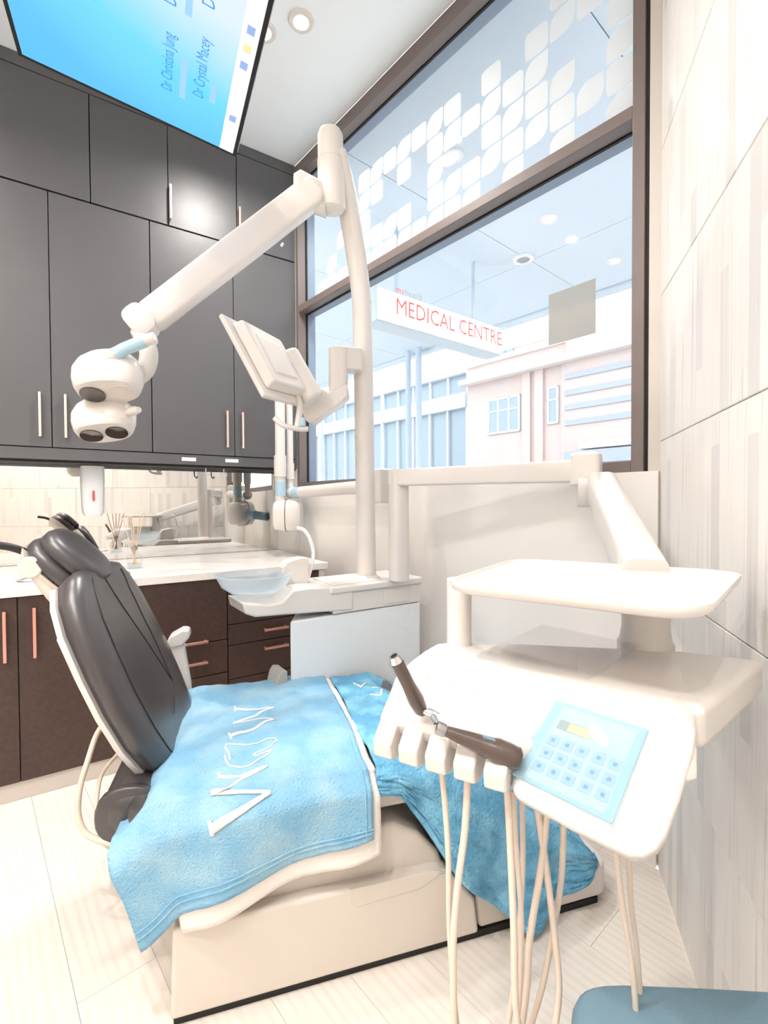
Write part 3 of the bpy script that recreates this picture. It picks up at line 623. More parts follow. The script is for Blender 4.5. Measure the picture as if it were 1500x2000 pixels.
m = MB(); m.tube([at(547.5, 982, Ya), at(547, 840, Ya), at(546, 722, Ya)], .033, 16); m.build('forearm', 'white_plastic', xr, smooth=40)
m = MB(); m.tube([at(547.2, 931, Ya), at(547, 890, Ya)], .040, 16); m.build('sleeve', 'white_plastic', xr, smooth=40)
m = MB(); m.tube([at(548, 969, Ya), at(547.5, 941, Ya)], .0345, 16); m.build('band', 'blue_film', xr, smooth=40)
m = MB(); m.tube([at(546, 724, Ya), at(552, 712, (Ya+Yx)/2), at(563, 722, Yx)], .036, 16); m.build('elbow', 'white_plastic', xr, smooth=40)
c = at(563, 1007, Ya); ux = V((1, 0, 0)); uy = V((0, 1, 0))
m = MB(); m.loft([oval(c-ux*.092, uy, ZU, .058, .075, 24, 3), oval(c-ux*.08, uy, ZU, .075, .092, 24, 3), oval(c, uy, ZU, .085, .103, 24, 3), oval(c+ux*.07, uy, ZU, .08, .097, 24, 3), oval(c+ux*.088, uy, ZU, .064, .08, 24, 3)])
hd = m.build('head', 'white_plastic', xr, smooth=40)
m = MB(); m.loft([oval(c-ux*.004-ux*.004, uy, ZU, .0858, .1038, 24, 3), oval(c-ux*.004, uy, ZU, .0858, .1038, 24, 3)]); m.build('seam', 'black_gap', hd)
cd = (NC*.72+NW*.55-ZU*.1).normalized(); b0 = c+cd*.06
m = MB(); m.lathe(b0, cd, [(.05, 0), (.045, .06), (.036, .075)], 20); m.build('cone_collar', 'blue_film', xr, smooth=40)
m = MB(); m.lathe(b0+cd*.07, cd, [(.034, 0), (.034, .12), (.028, .125)], 20); m.build('cone', 'stool_blue', xr, smooth=40)
# ================================================================== CEILING SCREEN
BL = at(35, 107, 1.50); d1 = V((.375, .182, -.073)); lw = 1.55; BR = BL+d1*lw; d1n = d1.normalized()
d2 = V((.485, -1, .02)).normalized(); d2 = (d2-d1n*d2.dot(d1n)).normalized(); LG = 1.16; WD = d1.length*lw
nn = d1n.cross(d2).normalized()
if nn.z > 0: nn = -nn                       # screen faces down
ctr = BL+d1n*(WD/2)+d2*(LG/2)
tv = thing('ceiling_screen', 'large blue screen hung face down from the ceiling', 'screen', V((ctr.x, ctr.y, ctr.z-.05)))
m = MB(); m.box(ctr-nn*.034, d1n*(WD/2+.002), d2*(LG/2+.002), nn*.017); m.build('casing', 'grey_metal', tv, bevel=.006)
m = MB(); m.box(ctr-nn*.010, d1n*(WD/2-.004), d2*(LG/2-.004), nn*.008); m.build('edge_band', 'dark_frame', tv)
m = MB(); m.box(ctr-nn*.001, d1n*(WD/2-.001), d2*(LG/2-.001), nn*.003); m.build('bezel', 'black_gap', tv, bevel=.002)
def screen_mat():
    mm = mat('tv_picture', (60, 180, 250), 0.25); nt = mm.node_tree; b = nt.nodes['Principled BSDF']; L = nt.links.new
    tc = nt.nodes.new('ShaderNodeTexCoord'); mp = nt.nodes.new('ShaderNodeMapping'); L(tc.outputs['Generated'], mp.inputs[0])
    nz = nt.nodes.new('ShaderNodeTexNoise'); nz.inputs['Scale'].default_value = 1.6; L(tc.outputs['Generated'], nz.inputs['Vector'])
    sx = nt.nodes.new('ShaderNodeSeparateXYZ'); L(tc.outputs['Generated'], sx.inputs[0])
    a1 = nt.nodes.new('ShaderNodeMath'); a1.operation = 'SUBTRACT'; L(sx.outputs['X'], a1.inputs[0]); L(sx.outputs['Y'], a1.inputs[1])
    a2 = nt.nodes.new('ShaderNodeMath'); a2.operation = 'MULTIPLY_ADD'; L(nz.outputs['Fac'], a2.inputs[0]); a2.inputs[1].default_value = .35; L(a1.outputs[0], a2.inputs[2])
    rp = nt.nodes.new('ShaderNodeValToRGB'); e = rp.color_ramp.elements; e[0].position = -.0; e[0].color = lin((84, 184, 240)); e[1].position = .62; e[1].color = lin((206, 222, 255)); k = e.new(.3); k.color = lin((100, 204, 255))
    a3 = nt.nodes.new('ShaderNodeMath'); a3.operation = 'ADD'; a3.inputs[1].default_value = .42; L(a2.outputs[0], a3.inputs[0]); L(a3.outputs[0], rp.inputs[0]); L(rp.outputs[0], b.inputs['Emission Color']); b.inputs['Emission Strength'].default_value = .52; b.inputs['Base Color'].default_value = (.02, .02, .02, 1)
screen_mat(); mat('taskbar', (20, 20, 24), .3, emit=(226, 228, 246), estr=.55); mat('tv_text', (20, 30, 60), .5, emit=(60, 150, 220), estr=.5); mat('tv_text_pale', (20, 30, 60), .5, emit=(150, 196, 240), estr=.55)
mat('tv_icon', (20, 20, 20), .5, emit=(150, 176, 226), estr=.5); mat('tv_icon_warm', (20, 20, 20), .5, emit=(250, 226, 170), estr=.5)
bz = .014; tb = .05
def sc(u, v): return BL+d1n*(bz+u*(WD-2*bz))+d2*(bz+v*(LG-2*bz))+nn*.0025     # u across towards the taskbar, v along
def patch(u0, u1, v0, v1, mt, nm, lift=0.0):
    m = MB(); m.add([sc(u0, v0)+nn*lift, sc(u1, v0)+nn*lift, sc(u1, v1)+nn*lift, sc(u0, v1)+nn*lift], [(0, 1, 2, 3)]); return m.build(nm, mt, tv, solid=.0006)
patch(0, .925, 0, 1, 'tv_picture', 'picture'); patch(.925, 1, 0, 1, 'taskbar', 'taskbar')
def tvt(s, u, v0, size, mt, fit): write(s, sc(u, v0), d2, -d1n, size, 'lettering', mt, tv, nn*1.2, fit=fit)
tvt('Dr Christina Jung', .665, .125, .046, 'tv_text', .20); tvt('Dr Crystal Macey', .81, .155, .046, 'tv_text', .21); tvt('Dr.', .665, .375, .046, 'tv_text', .045); tvt('Dr.', .81, .42, .046, 'tv_text', .045)
for u, v0, v1 in ((.705, .12, .25), (.845, .155, .215), (.705, .37, .43)): patch(u-.006, u+.022, v0, v1, 'tv_text_pale', 'text_line', .0005)
for v, mt in ((.125, 'tv_icon'), (.31, 'tv_icon'), (.36, 'tv_icon_warm'), (.41, 'tv_icon')): patch(.945, .978, v, v+.022, mt, 'icon', .0005)
m = MB(); m.box(ctr-nn*.055, d1n*.13, d2*.13, nn*.016); m.build('mount_plate', 'grey_metal', tv, bevel=.004)
m = MB(); m.tube([ctr-nn*.06, V((ctr.x-.02, ctr.y, Z_CEIL))], .025, 14); m.build('ceiling_pole', 'grey_metal', tv, smooth=40)
m = MB(); m.lathe(V((ctr.x-.02, ctr.y, Z_CEIL-.02)), ZU, [(.03, 0), (.07, .005), (.075, .0199)], 20); m.build('ceiling_cup', 'grey_metal', tv, smooth=40)
# ================================================================== DENTAL UNIT (cuspidor column)
DU_, DUB, US0, US1 = 1.76, 2.03, .735, 1.383
du = thing('dental_unit', 'white cuspidor cabinet with glass bowl and tall bent lamp column', 'dental unit', CW(1.05, 1.9, 0), AZ_C)
m = MB(); m.prism([CW(US0, DU_+.004, .01), CW(US1, DU_+.004, .01), CW(US1, DUB, .01), CW(US0+.16, DUB, .01)], ZU*.775); m.build('body', 'cool_white', du, bevel=.008)
m = MB(); m.span(CW, US0+.19, US1-.002, DU_, DUB, .788, .872); m.build('upper_band', 'white_plastic', du, bevel=.004)
m = MB(); m.span(CW, US0+.44, US1-.07, DU_-.004, DU_+.004, .80, .862); m.build('flap', 'white_plastic', du, bevel=.003)
m = MB(); m.span(CW, US0+.17, US1+.006, DU_-.012, DUB+.006, .872, .905); m.build('lid', 'white_plastic', du, bevel=.010, bseg=3)
m = MB(); m.span(CW, US0+.20, US0+.42, DU_+.012, DUB-.05, .903, .911); m.build('lid_inset', 'white_plastic', du, bevel=.004)
# spittoon arm, a side profile pushed through its depth
prof = [(474, 1178), (479, 1200), (500, 1206), (560, 1201), (690, 1192), (690, 1146), (600, 1148), (572, 1153), (552, 1176), (528, 1181)]
df = DU_-.005
pts = [onp(NC, df, x, y) for x, y in prof]
m = MB(); m.prism(pts, NC*.20); m.build('spittoon_arm', 'white_plastic', du, bevel=.008, bseg=3, smooth=30)
bc = onp(NC, df+.10, 497, 1125); zr, zb = bc.z+.008, onp(NC, df+.02, 497, 1166).z
R = .148
m = MB(); pr = [(.02, 0), (.085, .002), (.125, .03), (R, zr-zb), (R-.005, zr-zb+.002), (.12, .034), (.082, .008), (.018, .007)]
m.lathe(V((bc.x, bc.y, zb)), ZU, pr, 36); m.build('bowl', 'frosted_bowl', du, smooth=60)
m = MB(); q = [onp(NC, df+.13, x, y) for x, y in ((552, 1150), (604, 1146), (604, 1090), (592, 1088), (562, 1096), (553, 1108))]; m.prism(q, NC*.06); m.build('cup_rest', 'white_plastic', du, bevel=.008, bseg=3)
Yt = onp(NC, df+.17, 605, 1120).y
m = MB(); m.tube(bez([at(x, y, Yt) for x, y in ((602, 1128), (612, 1085), (606, 1055), (594, 1036), (580, 1031))], 24), .0085, 10); m.build('water_spout', 'cool_white', du, smooth=60)
m = MB(); m.prism([onp(NC, DU_-.01, x, y) for x, y in ((537, 1352), (562, 1352), (562, 1311), (550, 1312), (544, 1322))], NC*.10); m.build('side_bracket', 'notice_grey', du, bevel=.004)
Yp = 2.2
pole = bez([at(716, 1122, Yp), at(714, 1000, Yp), at(711, 800, Yp), at(708, 640, Yp)], 12)+bez([at(707, 600, Yp), at(703, 555, Yp-.02), at(694, 490, Yp-.07), at(684, 430, Yp-.12), at(674, 375, Yp-.16), at(664, 330, Yp-.20), at(656, 300, Yp-.215)], 20)
m = MB(); m.tube(pole, [.044]*len(pole), 22); m.build('lamp_column', 'white_plastic', du, smooth=50)
m = MB(); m.lathe(V((pole[0].x, pole[0].y, .9)), ZU, [(.06, 0), (.06, .008), (.047, .02)], 24); m.build('column_collar', 'white_plastic', du, smooth=40)
q = at(707, 590, Yp); m = MB(); m.lathe(q, ZU, [(.0445, -.003), (.0455, 0), (.0445, .003)], 24); m.build('column_joint', 'cream_plastic', du, smooth=40)
# ================================================================== OPERATING LAMP
lp = thing('operating_lamp', 'white operating lamp with twin reflector head on long arm', 'lamp', at(646, 400, 1.98))
Yk = 1.98
m = MB(); T, Bm = at(645, 262, Yk), at(648, 408, Yk); ax = (T-Bm).normalized(); L_ = (T-Bm).length
m.lathe(Bm, ax, [(.03, -.012), (.05, -.004), (.0555, .01), (.0545, L_*.62), (.0525, L_*.64), (.0515, L_*.97), (.044, L_+.008), (.02, L_+.014)], 28); m.build('knuckle', 'white_plastic', lp, smooth=40)
m = MB(); m.lathe(Bm+ax*(L_*.625), ax, [(.0550, 0), (.0550, .003)], 28); m.build('knuckle_seam', 'cream_plastic', lp)
m = MB(); p0, p1 = at(590, 372, 1.93), at(636, 392, Yk)
e1 = (p1-p0).normalized()
m.loft([oval(p0-e1*.03, V((0, 1, 0)), ZU, .03, .045, 20, 3), oval(p0, V((0, 1, 0)), ZU, .045, .07, 20, 3), oval(p1, V((0, 1, 0)), ZU, .045, .062, 20, 3)]); m.build('elbow', 'white_plastic', lp, smooth=40)
A0, A1 = at(616, 372, 1.94), at(284, 628, 1.80); e = (A1-A0).normalized(); sd = e.cross(ZU).normalized(); upv = sd.cross(e).normalized()
if upv.z < 0: upv = -upv
rings = [oval(A0+(A1-A0)*t, sd, upv, .040, h, 24, 5) for t, h in ((0, .045), (.03, .056), (.5, .057), (.96, .055), (1, .046))]
m = MB(); m.loft(rings); m.build('arm', 'white_plastic', lp, smooth=35)
m = MB(); m.tube([at(553, 475, 1.86), at(549, 481, 1.86)], .005, 8); m.build('screw_cap', 'cool_white', lp)
J = at(276, 630, 1.78)
m = MB(); m.loft([oval(J-sd*.05, e, upv, .03, .04, 20, 3), oval(J-sd*.042, e, upv, .044, .055, 20, 3), oval(J+sd*.042, e, upv, .044, .055, 20, 3), oval(J+sd*.05, e, upv, .03, .04, 20, 3)]); m.build('arm_joint', 'white_plastic', lp, smooth=40)
m = MB(); m.tube(bez([at(272, 645, 1.77), at(290, 685, 1.77), at(285, 720, 1.78), at(262, 742, 1.80)], 18), [.030, .030, .031, .034, .037, .04]+[.04]*40 if False else .032, 16); m.build('neck', 'white_plastic', lp, smooth=50)
# two reflector pods opening downwards
def pod(cx, cy, Y, wpx, hpx, lens, label, tilt, ratio=.55):
    c = at(cx, cy, Y); k = Y/FPX
    axd = V((.10+tilt, -.42, -1)).normalized(); u = V((1, .12, .14)).normalized(); u = (u-axd*u.dot(axd)).normalized(); v = axd.cross(u)
    hw = wpx*k/2; hh = hpx*k
    rings = []
    for t, f in ((0, .14), (.05, .42), (.14, .66), (.3, .88), (.5, 1.0), (.72, .99), (.9, .92), (.97, .86), (1.0, .80)):
        rings.append(oval(c+axd*(hh*(t-.5)), u, v, hw*f, hw*f*ratio*1.28, 28, 2.5))
    m = MB(); m.loft(rings); o = m.build('reflector_pod', 'white_plastic', lp, smooth=40)
    for lx, dark in lens:
        q = c+axd*(hh*.5)+u*(lx*hw)
        m = MB(); m.lathe(q-axd*.004, axd, [(hw*.40, 0), (hw*.40, .0055), (hw*.36, .0065)], 24); rim = m.build('lens_rim', 'white_plastic', o, smooth=40)
        m = MB(); m.lathe(q+axd*.001, axd, [(hw*.35, 0), (hw*.35, .006), (hw*.05, .0035)], 24); m.build('lens', 'lens_dark' if dark else 'cream_plastic', o, smooth=40)
    return o, c, axd, u, v
pod(213, 728, 1.72, 126, 92, ((-.42, True), (.42, False)), '', .05)
pod(204, 812, 1.78, 112, 80, ((-.40, True), (.42, True)), '', .10)
m = MB(); m.tube([at(208, 700, 1.76), at(206, 790, 1.80)], .045, 16); m.build('pod_bridge', 'white_plastic', lp, smooth=50)
h0, h1 = at(204, 700, 1.66), at(303, 660, 1.66); hv = h1-h0
m = MB(); m.tube(bez([h0, h0+hv*.35+ZU*.004, h0+hv*.85+ZU*.004, h1], 12), .0195, 16); hb = m.build('handle', 'white_plastic', lp, smooth=50)
m = MB(); m.tube(bez([h0+hv*.24, h0+hv*.4+ZU*.004, h0+hv*.8+ZU*.004], 10), .0215, 16); m.build('handle_wrap', 'blue_film', hb, smooth=50)
m = MB(); m.tube([h1-hv*.03, h1+hv*.005], [.021, .012], 16); m.build('handle_cap', 'white_plastic', hb, smooth=50)
m = MB(); m.tube([at(246, 806, 1.76), at(262, 802, 1.74), at(272, 800, 1.73)], [.017, .017, .010], 14); m.build('handle', 'white_plastic', lp, smooth=50)
m = MB(); m.tube([at(160, 742, 1.76), at(147, 747, 1.76)], [.01, .006], 10); m.build('knob', 'white_plastic', lp, smooth=50)
# ================================================================== MONITOR on the column, seen from behind
mo = thing('monitor', 'white dental monitor seen from behind on a jointed column arm', 'monitor', at(560, 800, 1.95))
q = [at(425, 617, 1.80), at(510, 778, 1.80), at(600, 800, 2.0), at(530, 672, 2.0)]
pn = (q[1]-q[0]).cross(q[3]-q[0]).normalized()
if pn.x < 0: pn = -pn
m = MB(); m.box8([p for p in q]+[p+pn*.022 for p in q]); m.build('panel', 'white_plastic', mo, bevel=.006)
cq = sum(q, V())/4
q2 = [cq+(p-cq)*.80+pn*.022 for p in q]; m = MB(); m.box8([p for p in q2]+[cq+(p-cq)*.93+pn*.05 for p in q2]); m.build('rear_cover', 'white_plastic', mo, bevel=.008)
q3 = [cq+(p-cq)*.55+pn*.048 for p in q]; m = MB(); m.box8([p for p in q3]+[cq+(p-cq)*.92+pn*.03 for p in q3]); m.build('hub', 'white_plastic', mo, bevel=.010, bseg=3)
Ym = 1.98
A, B = at(560, 690, Ym), at(612, 782, Ym); r = .048
m = MB(); m.tube([A, B], r, 22); m.build('tilt_barrel', 'white_plastic', mo, bevel=.012, smooth=35)
arm = [(596, 762), (612, 757), (630, 759), (640, 765), (678, 748), (680, 772), (664, 788), (612, 825), (596, 820), (588, 800)]
pts = [at(x, y, 2.06) for x, y in arm]; m = MB(); m.prism(pts, V((0, .09, 0))); m.build('arm', 'white_plastic', mo, bevel=.008, bseg=3)
m = MB(); m.loft([oval(at(661, y, 2.11), V((1, 0, 0)), V((0, 1, 0)), .041, .045, 22, 4) for y in (768, 730, 690, 684)]); m.build('arm_post', 'white_plastic', mo, smooth=40)
m = MB(); c = at(682, 704, 2.13); m.box(c, V((.06, .02, 0)), V((0, .045, 0)), ZU*.050); m.build('column_clamp', 'white_plastic', mo, bevel=.010, bseg=3)
m = MB(); m.tube(bez([at(536, 816, 1.86), at(552, 830, 1.86), at(578, 837, 1.88), at(601, 838, 1.90)], 14), .011, 10); hb = m.build('grip_bar', 'white_plastic', mo, smooth=50)
m = MB(); m.tube(bez([at(580, 836, 1.88), at(584, 810, 1.90), at(586, 790, 1.93), at(580, 770, 1.95)], 14), [.016]*4+[.011]*20 if False else .013, 10); m.build('grip_stem', 'white_plastic', mo, smooth=50)
m = MB(); m.tube([at(590, 834, 1.885), at(591, 818, 1.90)], .012, 10); m.build('blue_cap', 'blue_film', mo, smooth=50)
m = MB(); m.tube([at(520, 752, 1.86)-pn*.0, at(529, 760, 1.87)], .011, 10); m.build('side_button', 'white_plastic', mo, smooth=50)
# ================================================================== DELIVERY UNIT
dl = thing('delivery_unit', 'white swing-arm delivery unit with raised tray, control screen and handpiece holders', 'delivery unit', (.25, .78, .78))
ZT = .972
Bo = atz(806, 1300, ZT); TFR = atz(1352, 1398, ZT); Wv = V((TFR.x-Bo.x, TFR.y-Bo.y, 0)); WL = Wv.length; Wn = Wv.normalized(); Fn = V((Wn.y, -Wn.x, 0))
if Fn.y > 0: Fn = -Fn
def DU(w, f, z): return V((Bo.x, Bo.y, 0))+Wn*w+Fn*f+ZU*z
Pv = (Fn*.107-ZU*.145).normalized(); Pn = Wn.cross(Pv).normalized()
if Pn.dot(EYE-Bo) < 0: Pn = -Pn
def onpanel(x, y, lift=0.0): r = ray(x, y); return EYE+r*(((Bo-EYE).dot(Pn)+lift)/r.dot(Pn))
def section(w, back, drop, front, lipz, dz=0.0):
    # closed outline in the (f, z) plane, same count for every station
    zt = ZT+dz
    pts = [(-back, zt-.006), (-back+.012, zt+.004), (-back*.5, zt+.006), (-.02, zt+.002), (.006, zt-.004), (front*.5, zt-drop*.5), (front-.004, zt-drop+.006), (front, zt-drop-.004), (front-.006, zt-drop-lipz), (front-.03, zt-drop-lipz-.008), (-back*.4, zt-.11), (-back+.01, zt-.10)]
    return [DU(w, f, z) for f, z in pts]
st = [(-.034, .10, .05, .050, .012, -.035), (-.030, .13, .055, .062, .016, -.020), (-.014, .155, .06, .070, .02, -.006), (.02, .17, .065, .074, .022, 0), (.10, .18, .065, .076, .022, 0), (.196, .20, .066, .074, .022, 0), (.216, .203, .066, .046, .016, 0), (.30, .22, .066, .044, .012, 0), (WL-.03, .25, .066, .044, .012, 0), (WL-.006, .25, .06, .040, .010, -.002), (WL+.004, .22, .05, .03, .008, -.012)]
m = MB(); m.loft([section(*q) for q in st]); console = m.build('console', 'white_plastic', dl, smooth=35, bevel=.004)
# deeper front panel carrying the control screen: outline in the panel plane, given depth
po = [(1094, 1346), (1350, 1402), (1362, 1430), (1356, 1470), (1330, 1560), (1303, 1635), (1285, 1664), (1258, 1679), (1228, 1677), (1110, 1617), (1012, 1562), (998, 1545), (1000, 1525), (1018, 1490), (1050, 1425)]
m = MB(); m.prism([onpanel(x, y, .0008) for x, y in po], -Pn*.045); m.build('screen_panel', 'white_plastic', dl, bevel=.008, bseg=3)
# flared deck at the back carrying the arm
dk = [DU(.0, -.15, ZT-.012), DU(WL+.02, -.20, ZT-.012), atz(1496, 1284, ZT-.01), DU(.42, -.335, ZT-.012), DU(.02, -.20, ZT-.012)]
dk = [V((p.x, p.y, ZT-.05)) for p in dk]
m = MB(); m.prism([DU(.0, -.10, ZT-.06), DU(WL+.015, -.03, ZT-.06), V((*atz(1494, 1290, ZT).xy, ZT-.06)), DU(.40, -.31, ZT-.06), DU(.0, -.172, ZT-.06)], ZU*.062); m.build('deck', 'white_plastic', dl, bevel=.014, bseg=3)
# clear cover on the deck
cc = [onp(ZU, ZT+.006-H, x, y) for x, y in ((905, 1322), (1150, 1345), (1252, 1262), (1060, 1213))]
cc = [atz(x, y, ZT+.008) for x, y in ((915, 1288), (1150, 1328), (1250, 1262), (1060, 1222))]
m = MB(); m.box8(cc+[p+ZU*.003 for p in cc]); m.build('clear_mat', 'clear_acrylic', dl)
# instrument holders along the lower edge
HW = (-.006, .038, .082, .126, .170); cutters = []
for w in HW:
    m = MB(); f0 = .066; z0 = ZT-.065
    pr = [(f0-.03, z0-.012), (f0+.012, z0-.004), (f0+.034, z0-.026), (f0+.030, z0-.050), (f0+.008, z0-.058), (f0-.03, z0-.045)]
    m.prism([DU(w-.016, f, z) for f, z in pr], Wn*.032); m.build('holder', 'white_plastic', dl, bevel=.004, bseg=3)
    c = DU(w+.004, .036, ZT-.031); m = MB(); up = -(Fn*.070-ZU*.060).normalized(); nrm = Wn.cross(up).normalized()
    if nrm.z < 0: nrm = -nrm
    m.loft([oval(c+nrm*(.004+.013*math.sin(q)), Wn, up, .0195*math.cos(q), .036*math.cos(q), 24) for q in [math.radians(x) for x in (-88, -75, -60, -45, -30, -15, 0, 15, 30, 45, 60, 75, 88)]])
    cut = m.build('cradle_cutter', 'cream_plastic', dl); md = console.modifiers.new('cut', 'BOOLEAN'); md.object = cut; md.operation = 'DIFFERENCE'; md.solver = 'EXACT'; cutters.append(cut)
# carve the cradles into the console, then drop the cutting shapes
bpy.context.view_layer.update()
me = bpy.data.meshes.new_from_object(console.evaluated_get(bpy.context.evaluated_depsgraph_get()))
console.modifiers.clear(); console.data = me
for p in me.polygons: p.use_smooth = True
me.set_sharp_from_angle(angle=math.radians(28))
for q in cutters: bpy.data.objects.remove(q)
# control screen with its protective blue film
SQ = [(1088, 1372), (1262, 1428), (1193, 1604), (1006, 1512)]
def scr(u, v, lift=0.0):
    a = V((*[SQ[0][i]+(SQ[1][i]-SQ[0][i])*u for i in (0, 1)], 0)); b = V((*[SQ[3][i]+(SQ[2][i]-SQ[3][i])*u for i in (0, 1)], 0)); c = a.lerp(b, v)
    return None
S4 = [onpanel(*q, lift=.001) for q in SQ]
def scp(u, v, lift): return S4[0].lerp(S4[1], u).lerp(S4[3].lerp(S4[2], u), v)+Pn*lift
mat('film_screen', (200, 214, 220), .22, emit=(180, 214, 230), estr=.05, coat=.4); mat('button_blue', (168, 192, 222), .35, emit=(160, 190, 224), estr=.05); mat('glyph_blue', (112, 150, 200), .4); mat('display_gold', (232, 206, 150), .3)
def plate(u0, u1, v0, v1, l0, l1, nm, mt, par, bev=.0008):
    m = MB(); b = [scp(u, v, l0) for u, v in ((u0, v1), (u1, v1), (u1, v0), (u0, v0))]; t = [scp(u, v, l1) for u, v in ((u0, v1), (u1, v1), (u1, v0), (u0, v0))]; m.box8(b+t); return m.build(nm, mt, par, bevel=bev)
sb = plate(-.02, 1.02, -.02, 1.02, -.004, .0015, 'control_screen', 'blue_film', dl)
plate(.09, .93, .03, .97, .0015, .0022, 'display', 'film_screen', sb, None)
plate(.14, .46, .19, .31, .0022, .0026, 'tooth_chart_panel', 'notice_grey', sb, None)
plate(.26, .52, .20, .30, .0026, .003, 'tooth_chart', 'display_gold', sb, None)
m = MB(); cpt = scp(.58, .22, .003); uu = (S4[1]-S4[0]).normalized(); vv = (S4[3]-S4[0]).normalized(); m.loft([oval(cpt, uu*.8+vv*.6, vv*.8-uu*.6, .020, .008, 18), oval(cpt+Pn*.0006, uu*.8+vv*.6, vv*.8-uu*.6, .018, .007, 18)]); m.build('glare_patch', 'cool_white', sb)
GL_ = 'LOSAIDMVCKETU'
gi = 0
for r, v in enumerate((.46, .63, .80)):
    for k, u in enumerate((.18, .34, .50, .68, .85)):
        bt = plate(u-.062, u+.062, v-.062, v+.062, .0022, .0034, 'button', 'button_blue', sb, .0006)
        plate(u-.02, u+.02, v-.022, v+.018, .0034, .0037, 'glyph', 'glyph_blue', sb, None)
for u, v in ((.74, .34), (.86, .38)): plate(u-.05, u+.05, v-.05, v+.05, .0022, .0032, 'button', 'film_screen', sb, .0006)
m = MB(); g = [scp(u, v, .0046) for u, v in ((-.05, -.06), (1.03, -.05), (1.05, 1.05), (-.04, 1.03))]
gr = []
for i in range(15):
    gr.append([]);
    for j in range(15):
        u, v = i/14, j/14; p = g[0].lerp(g[1], u).lerp(g[3].lerp(g[2], u), v); gr[-1].append(p+Pn*(.0016*noise.noise(V((u*6, v*6, 3.1)))+.0012*noise.noise(V((u*13, v*9, 1)))))
m.grid(gr); m.build('film', 'clear_film', dl, smooth=180, solid=.0003)
# raised tray on its post
TZ = 1.115
tc_ = [atz(x, y, TZ) for x, y in ((858, 1136), (1384, 1192), (1456, 1116), (1005, 1090))]
cen = sum(tc_, V())/4
def tray_ring(sc_, dz, n=6, rad=.16):
    r = []
    for i in range(4):
        p, a, b = tc_[i], tc_[i-1], tc_[(i+1) % 4]
        for k in range(n+1):
            t = k/n; s0 = p.lerp(a, rad); s1 = p.lerp(b, rad); r.append(s0.lerp(p, t).lerp(p.lerp(s1, t), t))
    return [cen+(q-cen)*sc_+ZU*dz for q in r]
m = MB(); m.loft([tray_ring(.93, -.020), tray_ring(.985, -.014), tray_ring(1, -.006), tray_ring(.995, 0), tray_ring(.965, .001), tray_ring(.955, -.004), tray_ring(.3, -.004)]); m.build('tray', 'white_plastic', dl, smooth=50)
pb = atz(897, 1262, ZT); m = MB(); m.tube([V((pb.x, pb.y, ZT-.05)), V((pb.x, pb.y, TZ-.012))], .0235, 20); m.build('tray_post', 'white_plastic', dl, smooth=40)
jp = V((.505, .925, 0))
m = MB(); m.lathe(V((jp.x, jp.y, ZT-.05)), ZU, [(.05, 0), (.05, .055), (.046, .06), (.042, .085), (.042, TZ-.02-ZT+.05)], 24); m.build('arm_socket', 'white_plastic', dl, smooth=40)
# swing arm: post on the unit, level beam, falling parallelogram arm
ap = at(779, 1108, 2.13); at_ = at(779, 925, 2.13)
m = MB(); m.loft([oval(V((ap.x, ap.y, z)), UC, NC, .042, .038, 22, 3) for z in (.905, .95, 1.15, at_.z)]); m.build('arm_post', 'white_plastic', dl, smooth=40)
p0, p1 = at(779, 933, 2.13), at(1146, 920, 1.70); e = (p1-p0).normalized(); sd = e.cross(ZU).normalized()
m = MB(); m.loft([oval(p0-e*.035, sd, ZU, .036, .030, 28, 9), oval(p0-e*.028, sd, ZU, .042, .037, 28, 9), oval(p0.lerp(p1, .5), sd, ZU, .042, .038, 28, 9), oval(p1, sd, ZU, .042, .040, 28, 9)]); m.build('level_beam', 'white_plastic', dl, smooth=35)
k0 = at(1152, 917, 1.69)
m = MB(); m.loft([oval(k0+ZU*h-e*.012, e, sd, a, b, 28, 5) for h, a, b in ((-.058, .040, .034), (-.052, .050, .044), (.050, .050, .044), (.058, .044, .038), (.061, .03, .026))]); m.build('beam_knuckle', 'white_plastic', dl, smooth=35)
p0, p1 = at(1172, 948, 1.66), V((jp.x+.02, jp.y+.04, 1.085)); e = (p1-p0).normalized(); sd = e.cross(ZU).normalized(); u2 = sd.cross(e).normalized()
m = MB(); m.loft([oval(p0, sd, u2, .040, .045, 22, 5), oval(p0+e*.03, sd, u2, .045, .055, 22, 5), oval(p1, sd, u2, .043, .052, 22, 5)]); m.build('falling_arm', 'white_plastic', dl, smooth=35)
m = MB(); m.loft([oval(at(1158, 962, 1.66)+sd*h, e, u2, .035, .05, 20, 3) for h in (-.05, -.045, .045, .05)]); m.build('arm_hinge', 'white_plastic', dl, smooth=40)
# hoses hanging in loops below the console
def hose(pts, nm, r=.0052, lb=None):
    m = MB(); m.tube(bez([at(*p) for p in pts], 40), r, 10); return m.build(nm, 'hose_cream', dl, smooth=60)
hose([(858, 1470, .715), (868, 1560, .71), (876, 1680, .70), (880, 1850, .69), (905, 2060, .68), (985, 2120, .70), (1050, 1960, .72), (1078, 1830, .72), (1096, 1720, .72), (1101, 1610, .70)], 'hose', .0044)
hose([(914, 1500, .70), (908, 1620, .69), (893, 1740, .68), (885, 1880, .67), (900, 2080, .67), (985, 2140, .69), (1025, 1960, .70), (1035, 1830, .70), (1056, 1700, .70), (1068, 1590, .69)], 'hose', .0052)
hose([(990, 1530, .68), (996, 1640, .67), (1003, 1800, .66), (1010, 1990, .655), (1050, 2110, .67), (1090, 1960, .69), (1082, 1820, .70), (1066, 1690, .70), (1050, 1580, .69)], 'hose', .0050)
hose([(1003, 1545, .69), (1008, 1650, .69), (1018, 1800, .68), (1010, 1990, .68), (975, 2120, .69), (1000, 1950, .71), (1015, 1800, .71), (1021, 1690, .71), (1020, 1560, .70)], 'hose', .0040)
